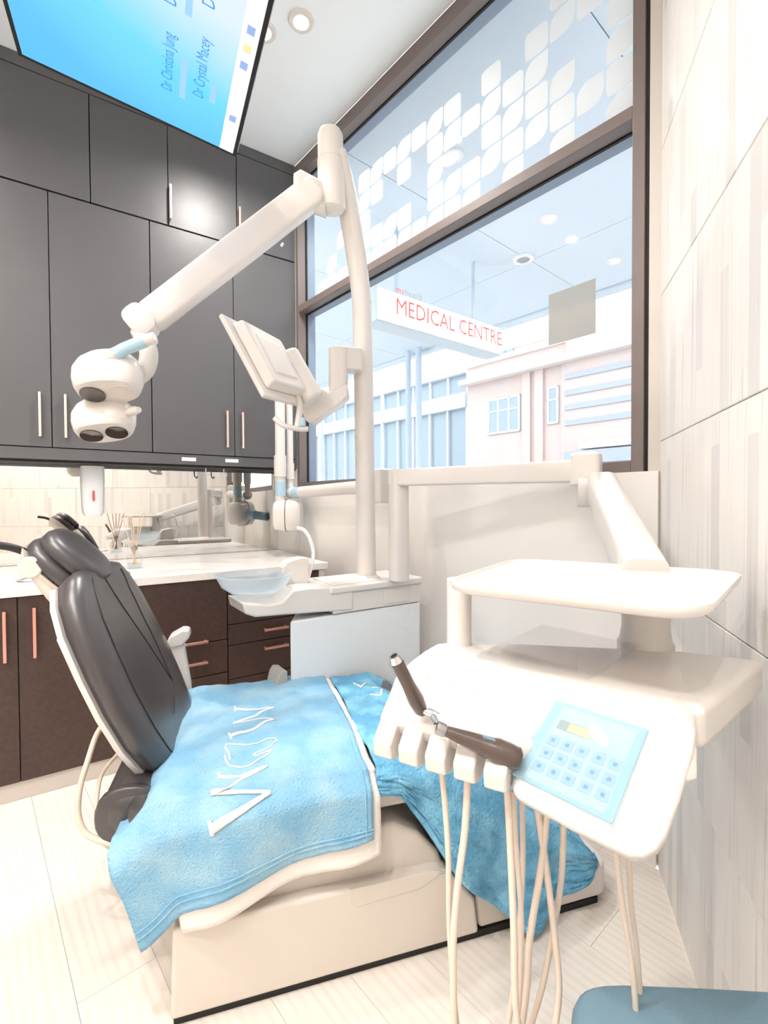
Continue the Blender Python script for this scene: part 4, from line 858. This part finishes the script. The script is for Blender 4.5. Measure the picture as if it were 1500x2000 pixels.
hose([(1203, 1660, .64), (1215, 1760, .64), (1236, 1900, .64), (1246, 2040, .64), (1250, 1960, .66), (1244, 1860, .66), (1232, 1760, .66), (1228, 1665, .65)], 'hose', .0038)
# handpieces resting in their holders
h0, h1 = at(822, 1386, .725), at(771, 1284, .70); ax = (h1-h0).normalized(); L_ = (h1-h0).length
t = thing('handpiece', 'dark handpiece standing upright in holder with chrome tip', 'handpiece', h0, group='dark handpieces')
m = MB(); m.lathe(h0, ax, [(.006, -.008), (.0105, 0), (.0125, L_*.2), (.010, L_*.5), (.0098, L_*.85), (.0102, L_*.93)], 20); m.build('grip', 'brown_handpiece', t, smooth=50)
m = MB(); m.lathe(h0+ax*(L_*.93), ax, [(.0102, 0), (.0085, .006), (.0075, .010), (.0050, .010), (.0048, .004)], 20); m.build('tip_ring', 'chrome', t, smooth=40)
m = MB(); m.lathe(h0+ax*(L_*.93+.003), ax, [(.0046, 0), (.0046, .004)], 16); m.build('nozzle', 'black_gap', t)
m = MB(); m.tube(bez([h0, at(838, 1390, .715), at(856, 1400, .71)], 8), [.006]*9, 10); m.build('coupling', 'chrome', t, smooth=50)
h0, h1 = at(1012, 1482, .655), at(872, 1428, .675); ax = (h1-h0).normalized(); L_ = (h1-h0).length
t = thing('handpiece', 'thick dark handpiece lying across the holders beside control screen', 'handpiece', at(940, 1465, .665), group='dark handpieces')
m = MB(); m.lathe(h0, ax, [(.010, -.004), (.0155, 0), (.0165, .012), (.0170, L_*.30), (.0150, L_*.36), (.0125, L_*.6), (.0085, L_*.93), (.0075, L_)], 22); m.build('grip', 'brown_handpiece', t, smooth=50)
m = MB(); m.lathe(h0+ax*L_, ax, [(.0072, 0), (.0095, .003), (.0095, .014), (.006, .016)], 18); m.build('head', 'grey_metal', t, smooth=40)
m = MB(); m.tube(bez([h0+ax*(L_+.012), at(855, 1418, .69), at(846, 1400, .705)], 8), .0058, 10); m.build('coupling', 'chrome', t, smooth=50)
c = at(955, 1443, .66); m = MB(); m.box(c, ax*.009, V((0, .003, 0)), ZU*.0022); m.build('switch', 'stool_blue', t, bevel=.001)
# ================================================================== DENTAL CHAIR
PH = math.radians(16.5); EX = V((math.cos(PH), math.sin(PH), 0)); EY = V((-EX.y, EX.x, 0)); CO = V((-.10, 1.66, 0))
def CH(a, b, z): return CO+EX*a+EY*b+ZU*z
ch = thing('dental_chair', 'dental treatment chair with dark leather backrest on white base', 'dental chair', CH(-.1, -.1, 0), PH)
# base: long white box with a seam, toe part and dark shadow gap
def base_part(nm, prof, b0, b1, mt, bev=.012):
    m = MB(); m.prism([CH(a, b0, z) for a, z in prof], EY*(b1-b0)); return m.build(nm, mt, ch, bevel=bev, bseg=3)
base_part('base', [(-.552, .018), (.262, .018), (.250, .12), (.20, .19), (.17, .222), (.12, .232), (-.20, .238), (-.545, .240)], -.405, .08, 'cream_plastic')
base_part('base_toe', [(.268, .018), (.60, .018), (.60, .10), (.256, .122)], -.392, .08, 'cream_plastic')
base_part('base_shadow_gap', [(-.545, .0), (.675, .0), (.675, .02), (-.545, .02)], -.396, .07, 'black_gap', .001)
base_part('base_hatch', [(-.115, .205), (-.10, .186), (.08, .192), (.15, .224), (.12, .2325), (-.115, .236)], -.4065, -.39, 'cream_plastic', .002)
# lift housing between base and seat
m = MB(); pr = [(-.42, .22), (.17, .21), (.15, .26), (.09, .325), (.02, .362), (-.10, .378), (-.30, .378), (-.42, .36)]
m.prism([CH(a, -.37, z) for a, z in pr], EY*.42); m.build('lift_cover', 'cream_plastic', ch, bevel=.012, bseg=3)
# seat shell, seat pad
m = MB(); m.loft([[CH(a, b, z) for b, z in ((-.36, .45), (-.35, .40), (-.30, .375), (.26, .375), (.31, .40), (.33, .45))] for a in (-.64, -.5, -.2, .06, .14)]); m.build('seat_shell', 'white_plastic', ch, bevel=.008)
m = MB(); rings = []
for a, w_, h in ((-.66, .80, .35), (-.645, .94, .8), (-.60, 1, 1), (-.3, 1.0, 1.0), (.05, 1.0, 1.0), (.16, .98, .95), (.20, .93, .75), (.215, .8, .35)):
    rings.append([CH(a, b*w_-.012, .485+z*h) for b, z in ((-.355, 0), (-.35, -.025), (-.31, -.035), (.31, -.035), (.35, -.025), (.355, 0), (.345, .022), (.30, .032), (.15, .028), (-.15, .028), (-.30, .032), (-.345, .022))])
m.loft(rings); m.build('seat_pad', 'leather', ch, smooth=50)
# rounded rear hip pad under the backrest
m = MB(); rings = []
for b, k in ((-.30, .35), (-.29, .8), (-.26, 1), (.22, 1), (.25, .8), (.26, .35)):
    rings.append(oval(CH(-.655, b, .468), EX, ZU, .070*k, .064*k, 24, 2.4))
m.loft(rings); m.build('hip_pad', 'leather', ch, smooth=60)
m = MB(); rings = [oval(CH(-.660, b, .466), EX, ZU, .073*k, .068*k, 24, 2.4) for b, k in ((-.292, .98), (-.288, 1.03), (-.270, 1.03), (-.266, .98))]
m.loft(rings); m.build('hip_rim', 'leather', ch, smooth=60)
# leg rest: curved support, pad hidden under the towel
def leg_top(a):      # height of the leg rest surface
    if a < .12: return .515
    t = (a-.12)/.58; return .515-.40*(t**1.12)
m = MB(); rings = []
for a in (.16, .24, .32, .42, .52, .62, .68):
    z = leg_top(a); rings.append([CH(a, b, z+h) for b, h in ((-.345, -.03), (-.33, -.075), (.28, -.075), (.30, -.03), (.29, -.004), (0, .0), (-.335, -.004))])
m.loft(rings); m.build('leg_rest', 'leather', ch, smooth=50)
m = MB(); rings = []
for z, k in ((.02, .985), (.03, 1), (.095, 1), (.107, .985)):
    rings.append([CH(.44+(a-.44)*1.0, -.05+(b+.05)*k, z) for a, b in [(.44, -.398)]+[(.672+.055*math.sin(t), -.343-.055*math.cos(t)) for t in [math.radians(x) for x in range(0, 91, 15)]]+[(.672+.055*math.cos(t), .245+.055*math.sin(t)) for t in [math.radians(x) for x in range(0, 91, 15)]]+[(.44, .30)]])
m.loft(rings); m.build('foot_block', 'white_plastic', ch, smooth=35, bevel=.004)
# backrest: pad lofted from the bottom up, white shell behind
BT = [(0.0, -.577, .520, .200), (.06, -.590, .555, .235), (.2, -.622, .628, .268), (.4, -.664, .728, .286), (.6, -.705, .828, .285), (.8, -.750, .935, .268), (.92, -.778, 1.003, .235), (1.0, -.796, 1.045, .185)]
EXB = V((math.cos(PH-math.radians(3.5)), math.sin(PH-math.radians(3.5)), 0)); EYB = V((-EXB.y, EXB.x, 0))      # the backrest is swung a little towards the window
def back_ring(t, a, z, w, front, back, k=1.0):
    n = V((EXB.x*.92, EXB.y*.92, .40)).normalized(); c = CH(a, 0, z); r = []
    prof = []
    for b, f in ((-1, -.35), (-.985, .1), (-.93, .55), (-.82, .82), (-.66, .9), (-.35, .70), (0, .62), (.35, .70), (.66, .9), (.82, .82), (.93, .55), (.985, .1), (1, -.35), (.93, -.85), (.7, -1), (0, -1), (-.7, -1), (-.93, -.85)):
        prof.append(c+EYB*(b*w*k)+n*(f*front if f > 0 else f*back))
    return prof
m = MB(); rings = []
R0 = BT[0]; rings.append(back_ring(0, R0[1], R0[2]-.014, R0[3]*.92, .008, .02))
for t, a, z, w in BT: rings.append(back_ring(t, a, z, w, .030, .045))
R1 = BT[-1]; rings.append(back_ring(1, R1[1]-.004, R1[2]+.014, R1[3]*.88, .012, .028)); rings.append(back_ring(1, R1[1]-.008, R1[2]+.020, R1[3]*.7, .003, .012))
m.loft(rings); bk = m.build('backrest', 'leather', ch, smooth=60)
nb = V((EXB.x*.92, EXB.y*.92, .40)).normalized()
m = MB(); rings = []
for t, a, z, w in BT: rings.append([CH(a, 0, z)+EYB*(b*w)+nb*f for b, f in ((-.985, -.040), (-.96, -.056), (-.6, -.066), (.6, -.066), (.96, -.056), (.985, -.040), (.5, -.030), (-.5, -.030))])
m.loft(rings); m.build('back_shell', 'white_plastic', ch, smooth=40)
m = MB(); rings = []
for t, a, z, w in BT[1:-2]: rings.append([CH(a, 0, z)+EYB*(b*w)+nb*f for b, f in ((-.80, -.062), (-.76, -.084), (.4, -.09), (.8, -.062))])
m.loft(rings); m.build('back_carrier', 'white_plastic', ch, smooth=40, bevel=.004)
def back_pt(t, q, lift):
    for i in range(len(BT)-1):
        if BT[i][0] <= t <= BT[i+1][0]: break
    k = (t-BT[i][0])/(BT[i+1][0]-BT[i][0]); a, z, w = [BT[i][j]+(BT[i+1][j]-BT[i][j])*k for j in (1, 2, 3)]
    P = ((-.93, .55), (-.82, .82), (-.66, .9), (-.35, .70), (0, .62), (.35, .70), (.66, .9), (.82, .82), (.93, .55))
    for j in range(len(P)-1):
        if P[j][0] <= q <= P[j+1][0]: break
    f = P[j][1]+(P[j+1][1]-P[j][1])*(q-P[j][0])/(P[j+1][0]-P[j][0])
    return CH(a, 0, z)+EYB*(q*w)+nb*(f*.030+lift)
for pth in ([(1, -.1), (.9, -.02), (.7, .12), (.5, .25), (.35, .34), (.25, .4)], [(.97, .62), (.85, .50), (.65, .45), (.5, .45), (.35, .42), (.25, .41)], [(.25, .41), (.17, .25), (.12, .0)], [(.03, -.75), (.2, -.72), (.5, -.70), (.8, -.66), (.98, -.60)]):
    pts = []
    for i in range(len(pth)-1):
        for k in range(6): pts.append(back_pt(pth[i][0]+(pth[i+1][0]-pth[i][0])*k/6, pth[i][1]+(pth[i+1][1]-pth[i][1])*k/6, -.0005))
    pts.append(back_pt(*pth[-1], -.0005)); m = MB(); m.tube(pts, .0028, 6); m.build('stitch_seam', 'leather_seam', bk, smooth=60)
# headrest: two stacked cushions on a white shell, hinge and stem
hn = V((EX.x*.72, EX.y*.72, .69)).normalized(); hu = V((EX.x*.69, EX.y*.69, -.72)).normalized()     # hn out of the cushion, hu down along it
hc = CH(-.862, .02, 1.078)
def cushion(nm, cz, ru, rb, th, mt, sq=2.3):
    m = MB(); m.loft([oval(hc+hn*(cz+h), hu, EY, ru*k, rb*k, 32, sq) for h, k in ((-th, .72), (-th*.8, .90), (-th*.35, 1), (th*.2, 1), (th*.62, .94), (th*.9, .78), (th, .55), (th*.96, .2))]); return m.build(nm, mt, ch, smooth=60)
cushion('headrest_cushion', .024, .104, .122, .030, 'leather', 2.6); cushion('headrest_cushion', -.018, .112, .126, .028, 'leather', 2.6)
m = MB(); m.loft([oval(hc+hn*h-hu*.012, hu, EY, ru, rb, 28, 2.4) for h, ru, rb in ((-.085, .04, .04), (-.078, .068, .075), (-.064, .092, .108), (-.044, .106, .120))]); m.build('headrest_shell', 'cream_plastic', ch, smooth=60)
hg = CH(-.930, -.07, 1.078)
m = MB(); m.tube([hg-EY*.03, hg+EY*.07], .030, 20); m.build('headrest_hinge', 'cream_plastic', ch, bevel=.004, smooth=40)
m = MB(); m.tube([hg, CH(-.886, -.07, 1.0), CH(-.845, -.05, .93)], [.022, .019, .019], 16); m.build('headrest_stem', 'cream_plastic', ch, smooth=50)
m = MB(); m.tube(bez([CH(-.935, .0, 1.085), CH(-.965, -.02, 1.112), CH(-1.0, -.04, 1.132), CH(-1.05, -.06, 1.142)], 14), .011, 10); m.build('headrest_lever', 'black_rubber', ch, smooth=60)
# far armrest
m = MB(); ab = .385
m.loft([[CH(a, ab+b, z) for b in (-.018, .018) for a in ((a0, a1) if b < 0 else (a1, a0))] for z, a0, a1 in ((.38, -.640, -.565), (.55, -.638, -.572), (.69, -.646, -.592), (.705, -.655, -.590))]); m.build('armrest_post', 'white_plastic', ch, bevel=.008, bseg=3)
m = MB(); m.prism([CH(a, ab-.035, z) for a, z in ((-.665, .70), (-.645, .745), (-.60, .768), (-.575, .765), (-.572, .735), (-.60, .705))], EY*.07); m.build('armrest_pad', 'white_plastic', ch, bevel=.010, bseg=3)
m = MB(); m.prism([CH(a, .30, z) for a, z in ((-.68, .40), (-.50, .40), (-.52, .46), (-.66, .46))], EY*.10); m.build('armrest_bracket', 'cream_plastic', ch, bevel=.008)
# hoses behind the chair
for pts, r in (([(215, 1400, 1.62), (190, 1432, 1.56), (170, 1490, 1.50), (156, 1540, 1.46), (153, 1590, 1.44), (166, 1625, 1.43), (190, 1640, 1.42), (225, 1650, 1.42)], .0085), ([(232, 1470, 1.60), (200, 1510, 1.54), (189, 1560, 1.48), (190, 1610, 1.45), (205, 1648, 1.44), (240, 1668, 1.43)], .0065)):
    m = MB(); m.tube(bez([at(*p) for p in pts], 36), r, 12); m.build('chair_hose', 'hose_cream', ch, smooth=60)
# ================================================================== TOWELS
def nz3(x, y, s, o=0.0): return noise.noise(V((x*s+o, y*s-o, o*1.7)))
def smooth01(x): x = max(0.0, min(1.0, x)); return x*x*(3-2*x)
A0T, A1T = -.672, -.055
def t1_hem(a): return .278+(a+.608)/(.508)*(.376-.281)
def t1_surf(a, t, lift=0.0, ext=0.0):
    # t: 0 far hem ... .62 near edge of the seat ... 1 hanging hem
    bf, bn = .345, -.372
    wr = .011*nz3(a, t, 6.0, 2.1)+.006*nz3(a*1.3, t, 14, 5.3)+.003*nz3(a, t, 30, 7.7)
    zt = .540+.012*math.sin((a+.7)*5)+.008*smooth01((t-.2)*2)
    dr = smooth01((-.575-a)/.095)             # left end slumps over the rear of the seat
    if t < .06: b = bf-.02*(t/.06)+.006; z = zt-.03*(1-t/.06)
    elif t < .62: k = (t-.06)/.56; b = bf-.02+(bn-bf+.02)*k; z = zt-.020*smooth01((k-.72)/.28)
    else:
        k = (t-.62)/.38; ht = t1_hem(a)-ext; zc = zt-.020; th = smooth01(k/.30)
        b = bn-.045*smooth01(k/.35)-.012*k; z = zc-(zc-ht)*(k**1.15 if k < 1 else k)
        fold = .012*math.sin(a*17+1.0+k*1.5)*k+.016*nz3(a, 0, 4.5, 9)*k; b -= fold
    near = smooth01((t-.55)/.25)
    z -= dr*.045+dr*.03*(1-near); a2 = a-.012*dr*near+.075*max(0, (t-.68)/.32)*smooth01((-.40-a)/.25)
    return CH(a2+.006*nz3(t, a, 5, 4), b, z+wr*(1 if t < .62 else .4)+lift)+(-EY*lift if t > .62 else V())
def sheet(fn, na, nt): return [[fn(i/na, j/nt) for j in range(nt+1)] for i in range(na+1)]
tw1 = thing('seat_towel', 'light blue towel lettered WOW over the chair seat', 'towel', CH(-.37, -.3, .3), PH)
m = MB(); m.grid(sheet(lambda i, j: t1_surf(A0T+(A1T-A0T)*i, j), 60, 76)); m.build('cloth', 'towel_blue', tw1, smooth=180, solid=.006)
m = MB(); m.grid(sheet(lambda i, j: t1_surf(A0T+.09+(A1T+.022-A0T-.09)*i, .0+1.0*j, -.007, .045+.004*math.sin(i*9)), 48, 60)); m.build('lining', 'towel_white', tw1, smooth=180, solid=.003)
for off, rr in ((.965, .0028), (.945, .002)):
    m = MB(); m.tube([t1_surf(A0T+(A1T-A0T)*i/50, off, .0035) for i in range(51)], rr, 6); m.build('hem_stitch', 'towel_blue', tw1, smooth=60)
m = MB(); m.tube([t1_surf(A1T-.018, j/60, .0035) for j in range(2, 60)], .0022, 6); m.build('hem_stitch', 'towel_blue', tw1, smooth=60)
def t1_from_px(x, y):
    # towel parameters under a pixel of the lettering
    best = None; r = ray(x, y)
    lo = [(A0T+(A1T-A0T)*i/44, j/56) for i in range(45) for j in range(57)]
    def err(a, t):
        P = t1_surf(a, t)-EYE; k = P.dot(r)/r.dot(r); return (P-r*k).length
    for a, t in lo:
        e_ = err(a, t)
        if best is None or e_ < best[0]: best = (e_, a, t)
    e_, a, t = best; da, dt = .008, .01
    for _ in range(14):
        for sa_, st_ in ((1, 0), (-1, 0), (0, 1), (0, -1)):
            q = err(a+sa_*da, t+st_*dt)
            if q < e_: e_, a, t = q, a+sa_*da, t+st_*dt
        da *= .7; dt *= .7
    return a, t
def stroke(poly, widths, nm, parent, conv, surf, n=8, mt='towel_white'):
    pr = [conv(*p) for p in poly]; m = MB(); L = []; Rr = []; cen = []
    for i in range(len(pr)-1):
        for k in range(n if i < len(pr)-2 else n+1):
            s = k/n; cen.append((pr[i][0]+(pr[i+1][0]-pr[i][0])*s, pr[i][1]+(pr[i+1][1]-pr[i][1])*s, widths[i]+(widths[i+1]-widths[i])*s))
    P = [surf(a, t, .0042) for a, t, _ in cen]
    for i in range(len(P)):
        d = (P[min(i+1, len(P)-1)]-P[max(i-1, 0)]).normalized()
        a, t, wd = cen[i]; n_ = (surf(a+.004, t)-surf(a-.004, t)).cross(surf(a, min(t+.006, 1))-surf(a, t-.006)).normalized()
        if n_.dot(EYE-P[i]) < 0: n_ = -n_
        s = d.cross(n_).normalized(); L.append(P[i]+s*wd/2); Rr.append(P[i]-s*wd/2)
    m.grid([L, [(a+b)/2 for a, b in zip(L, Rr)], Rr]); return m.build(nm, mt, parent, solid=.0015, smooth=180)
SER = .010
for nm, poly, wd in (
    ('letter_stroke', [(412, 1622), (470, 1585), (529, 1548)], (.024, .017, .010)), ('letter_stroke', [(529, 1548), (412, 1551)], (.008, .010)),
    ('letter_stroke', [(412, 1551), (470, 1525), (523, 1498)], (.013, .013, .008)), ('letter_stroke', [(523, 1498), (470, 1519), (428, 1518)], (.006, .009, .012)),
    ('serif', [(409, 1604), (416, 1634)], (.009, .009)), ('serif', [(427, 1511), (429, 1525)], (.006, .006)),
    ('letter_stroke', [(450, 1439), (500, 1424), (538, 1407)], (.018, .014, .008)), ('letter_stroke', [(538, 1407), (455, 1415)], (.007, .009)),
    ('letter_stroke', [(455, 1415), (500, 1400), (536, 1383)], (.013, .012, .008)), ('letter_stroke', [(536, 1383), (500, 1388), (460, 1387)], (.007, .009, .012)),
    ('serif', [(447, 1434), (452, 1446)], (.006, .006)), ('serif', [(458, 1382), (460, 1392)], (.006, .006))):
    stroke(poly, wd, nm, tw1, t1_from_px, t1_surf)
tooth = [(449, 1487), (447, 1474), (440, 1463), (442, 1456), (453, 1456), (480, 1458), (500, 1455), (520, 1446), (537, 1444), (541, 1449), (530, 1459), (511, 1469), (500, 1473), (494, 1477), (500, 1479), (514, 1473), (531, 1467), (523, 1476), (506, 1486), (490, 1497), (470, 1502), (450, 1499), (441, 1488), (440, 1478)]
stroke(tooth, [.0045]*len(tooth), 'tooth_outline', tw1, t1_from_px, t1_surf, n=3)
# second towel over the leg rest, one corner hanging to the floor
def t2_hem(a):
    P = [(-.04, .475), (.03, .455), (.12, .32), (.18, .225), (.28, .12), (.38, .03), (.44, .008), (.475, .03), (.51, .062), (.56, .072), (.64, .092), (.72, .105)]
    for i in range(len(P)-1):
        if P[i][0] <= a <= P[i+1][0]: k = (a-P[i][0])/(P[i+1][0]-P[i][0]); return P[i][1]+(P[i+1][1]-P[i][1])*k
    return P[0][1] if a < P[0][0] else P[-1][1]
A0L, A1L = -.035, .722
def t2_surf(a, t, lift=0.0):
    bf, bn = .325, -.362
    zt = leg_top(min(a, .7))+.022; pn = smooth01(1-a/.5)
    wr = .013*nz3(a, t, 7, 1.3)+.009*nz3(a*1.4, t, 17, 6.1)+.004*nz3(a, t, 34, 8.2)
    if a > .66: zt -= .02*((a-.66)/.05)**2
    if t < .08: b = bf; z = zt-.03*(1-t/.08)
    elif t < .58: k = (t-.08)/.5; b = bf+(bn-bf)*k; z = zt-.012*smooth01((k-.8)/.2)
    else:
        k = (t-.58)/.42; hz = min(t2_hem(a), zt-.014); zc = zt-.012; b = bn-.03*smooth01(k/.3)-.045*k*smooth01((zc-hz)/.3); z = zc-(zc-hz)*k
        b -= .016*math.sin(a*30+k*2)*k*smooth01((zc-hz)/.12)+.016*nz3(a, k, 9, 3)*k+.008*nz3(a, k, 24, 5)*smooth01(k*4)
    if a > .63 and t > .3: b += .055*((a-.63)/.082)**2.5
    return CH(a+.01*nz3(t, a, 6, 2)*(1 if a < .6 else .2), b, max(.008, z+wr*(1.0 if t < .58 else .3))+lift)+(-EY*lift if t > .58 else V())
tw2 = thing('leg_towel', 'crumpled deeper blue towel over the leg rest, corner reaching floor', 'towel', CH(.3, -.2, .0), PH)
m = MB(); m.grid(sheet(lambda i, j: t2_surf(A0L+(A1L-A0L)*i, j), 84, 84)); m.build('cloth', 'towel_deep', tw2, smooth=180, solid=.006)
m = MB(); m.tube([t2_surf(A0L+(A1L-A0L)*i/60, .975, .004) for i in range(61)], .0022, 6); m.build('hem_stitch', 'towel_deep', tw2, smooth=60)
def t2_from_px(x, y):
    r = ray(x, y); best = None
    for i in range(30):
        for j in range(30):
            a, t = A0L+.35*i/29, .02+.5*j/29; P = t2_surf(a, t)-EYE; k = P.dot(r)/r.dot(r); e_ = (P-r*k).length
            if best is None or e_ < best[0]: best = (e_, a, t)
    return best[1:]
for poly in ([(690, 1333), (706, 1346), (716, 1334)], [(724, 1347), (748, 1350)], [(724, 1356), (742, 1359)], [(748, 1350), (745, 1360)], [(662, 1330), (668, 1330)]):
    stroke(poly, [.007]*len(poly), 'letter_stroke', tw2, t2_from_px, t2_surf, n=5)
# ================================================================== STOOL in the near corner
Zs = .56
fe = [atz(x, y, Zs) for x, y in ((1120, 1932), (1500, 1950))]
yd = (fe[1]-fe[0]); yd.z = 0; yd.normalize(); yb = V((yd.y, -yd.x, 0))
if yb.y > 0: yb = -yb
sc0 = fe[0]+yd*.178+yb*.158; sc0.z = 0
stl = thing('stool', 'blue-grey padded operator stool at the bottom corner', 'stool', (sc0.x, sc0.y, 0))
m = MB(); m.loft([oval(V((sc0.x, sc0.y, Zs))+ZU*h, yd, yb, .196*k, .178*k, 40, 6) for h, k in ((-.07, .94), (-.062, .985), (-.035, 1), (-.018, .995), (-.006, .975), (0, .94), (.001, .5))]); m.build('seat', 'stool_blue', stl, smooth=50)
m = MB(); m.lathe(V((sc0.x, sc0.y, Zs-.09)), ZU, [(.04, 0), (.12, .008), (.13, .022)], 24); m.build('seat_plate', 'black_rubber', stl, smooth=40)
m = MB(); m.lathe(V((sc0.x, sc0.y, .09)), ZU, [(.032, 0), (.032, .2), (.016, .205), (.016, Zs-.17)], 18); m.build('gas_lift', 'chrome', stl, smooth=40)
for k in range(5):
    an = 2*math.pi*k/5+.3; d = V((math.cos(an), math.sin(an), 0)); c = V((sc0.x, sc0.y, .1))
    m = MB(); m.tube([c, c+d*.12+ZU*-.01, c+d*.2+ZU*-.03], [.022, .017, .013], 10); m.build('leg', 'grey_metal', stl, smooth=50)
    m = MB(); q = c+d*.2; m.tube([V((q.x, q.y, .025))-d.cross(ZU)*.012, V((q.x, q.y, .025))+d.cross(ZU)*.012], .024, 16); m.build('caster', 'black_rubber', stl, smooth=40)

# faint emitters are not sampled as lamps
for nm in ('tv_text', 'tv_text_pale', 'tv_icon', 'tv_icon_warm', 'button_blue', 'film_screen', 'lamp_glow', 'taskbar'):
    MT[nm].cycles.emission_sampling = 'NONE'
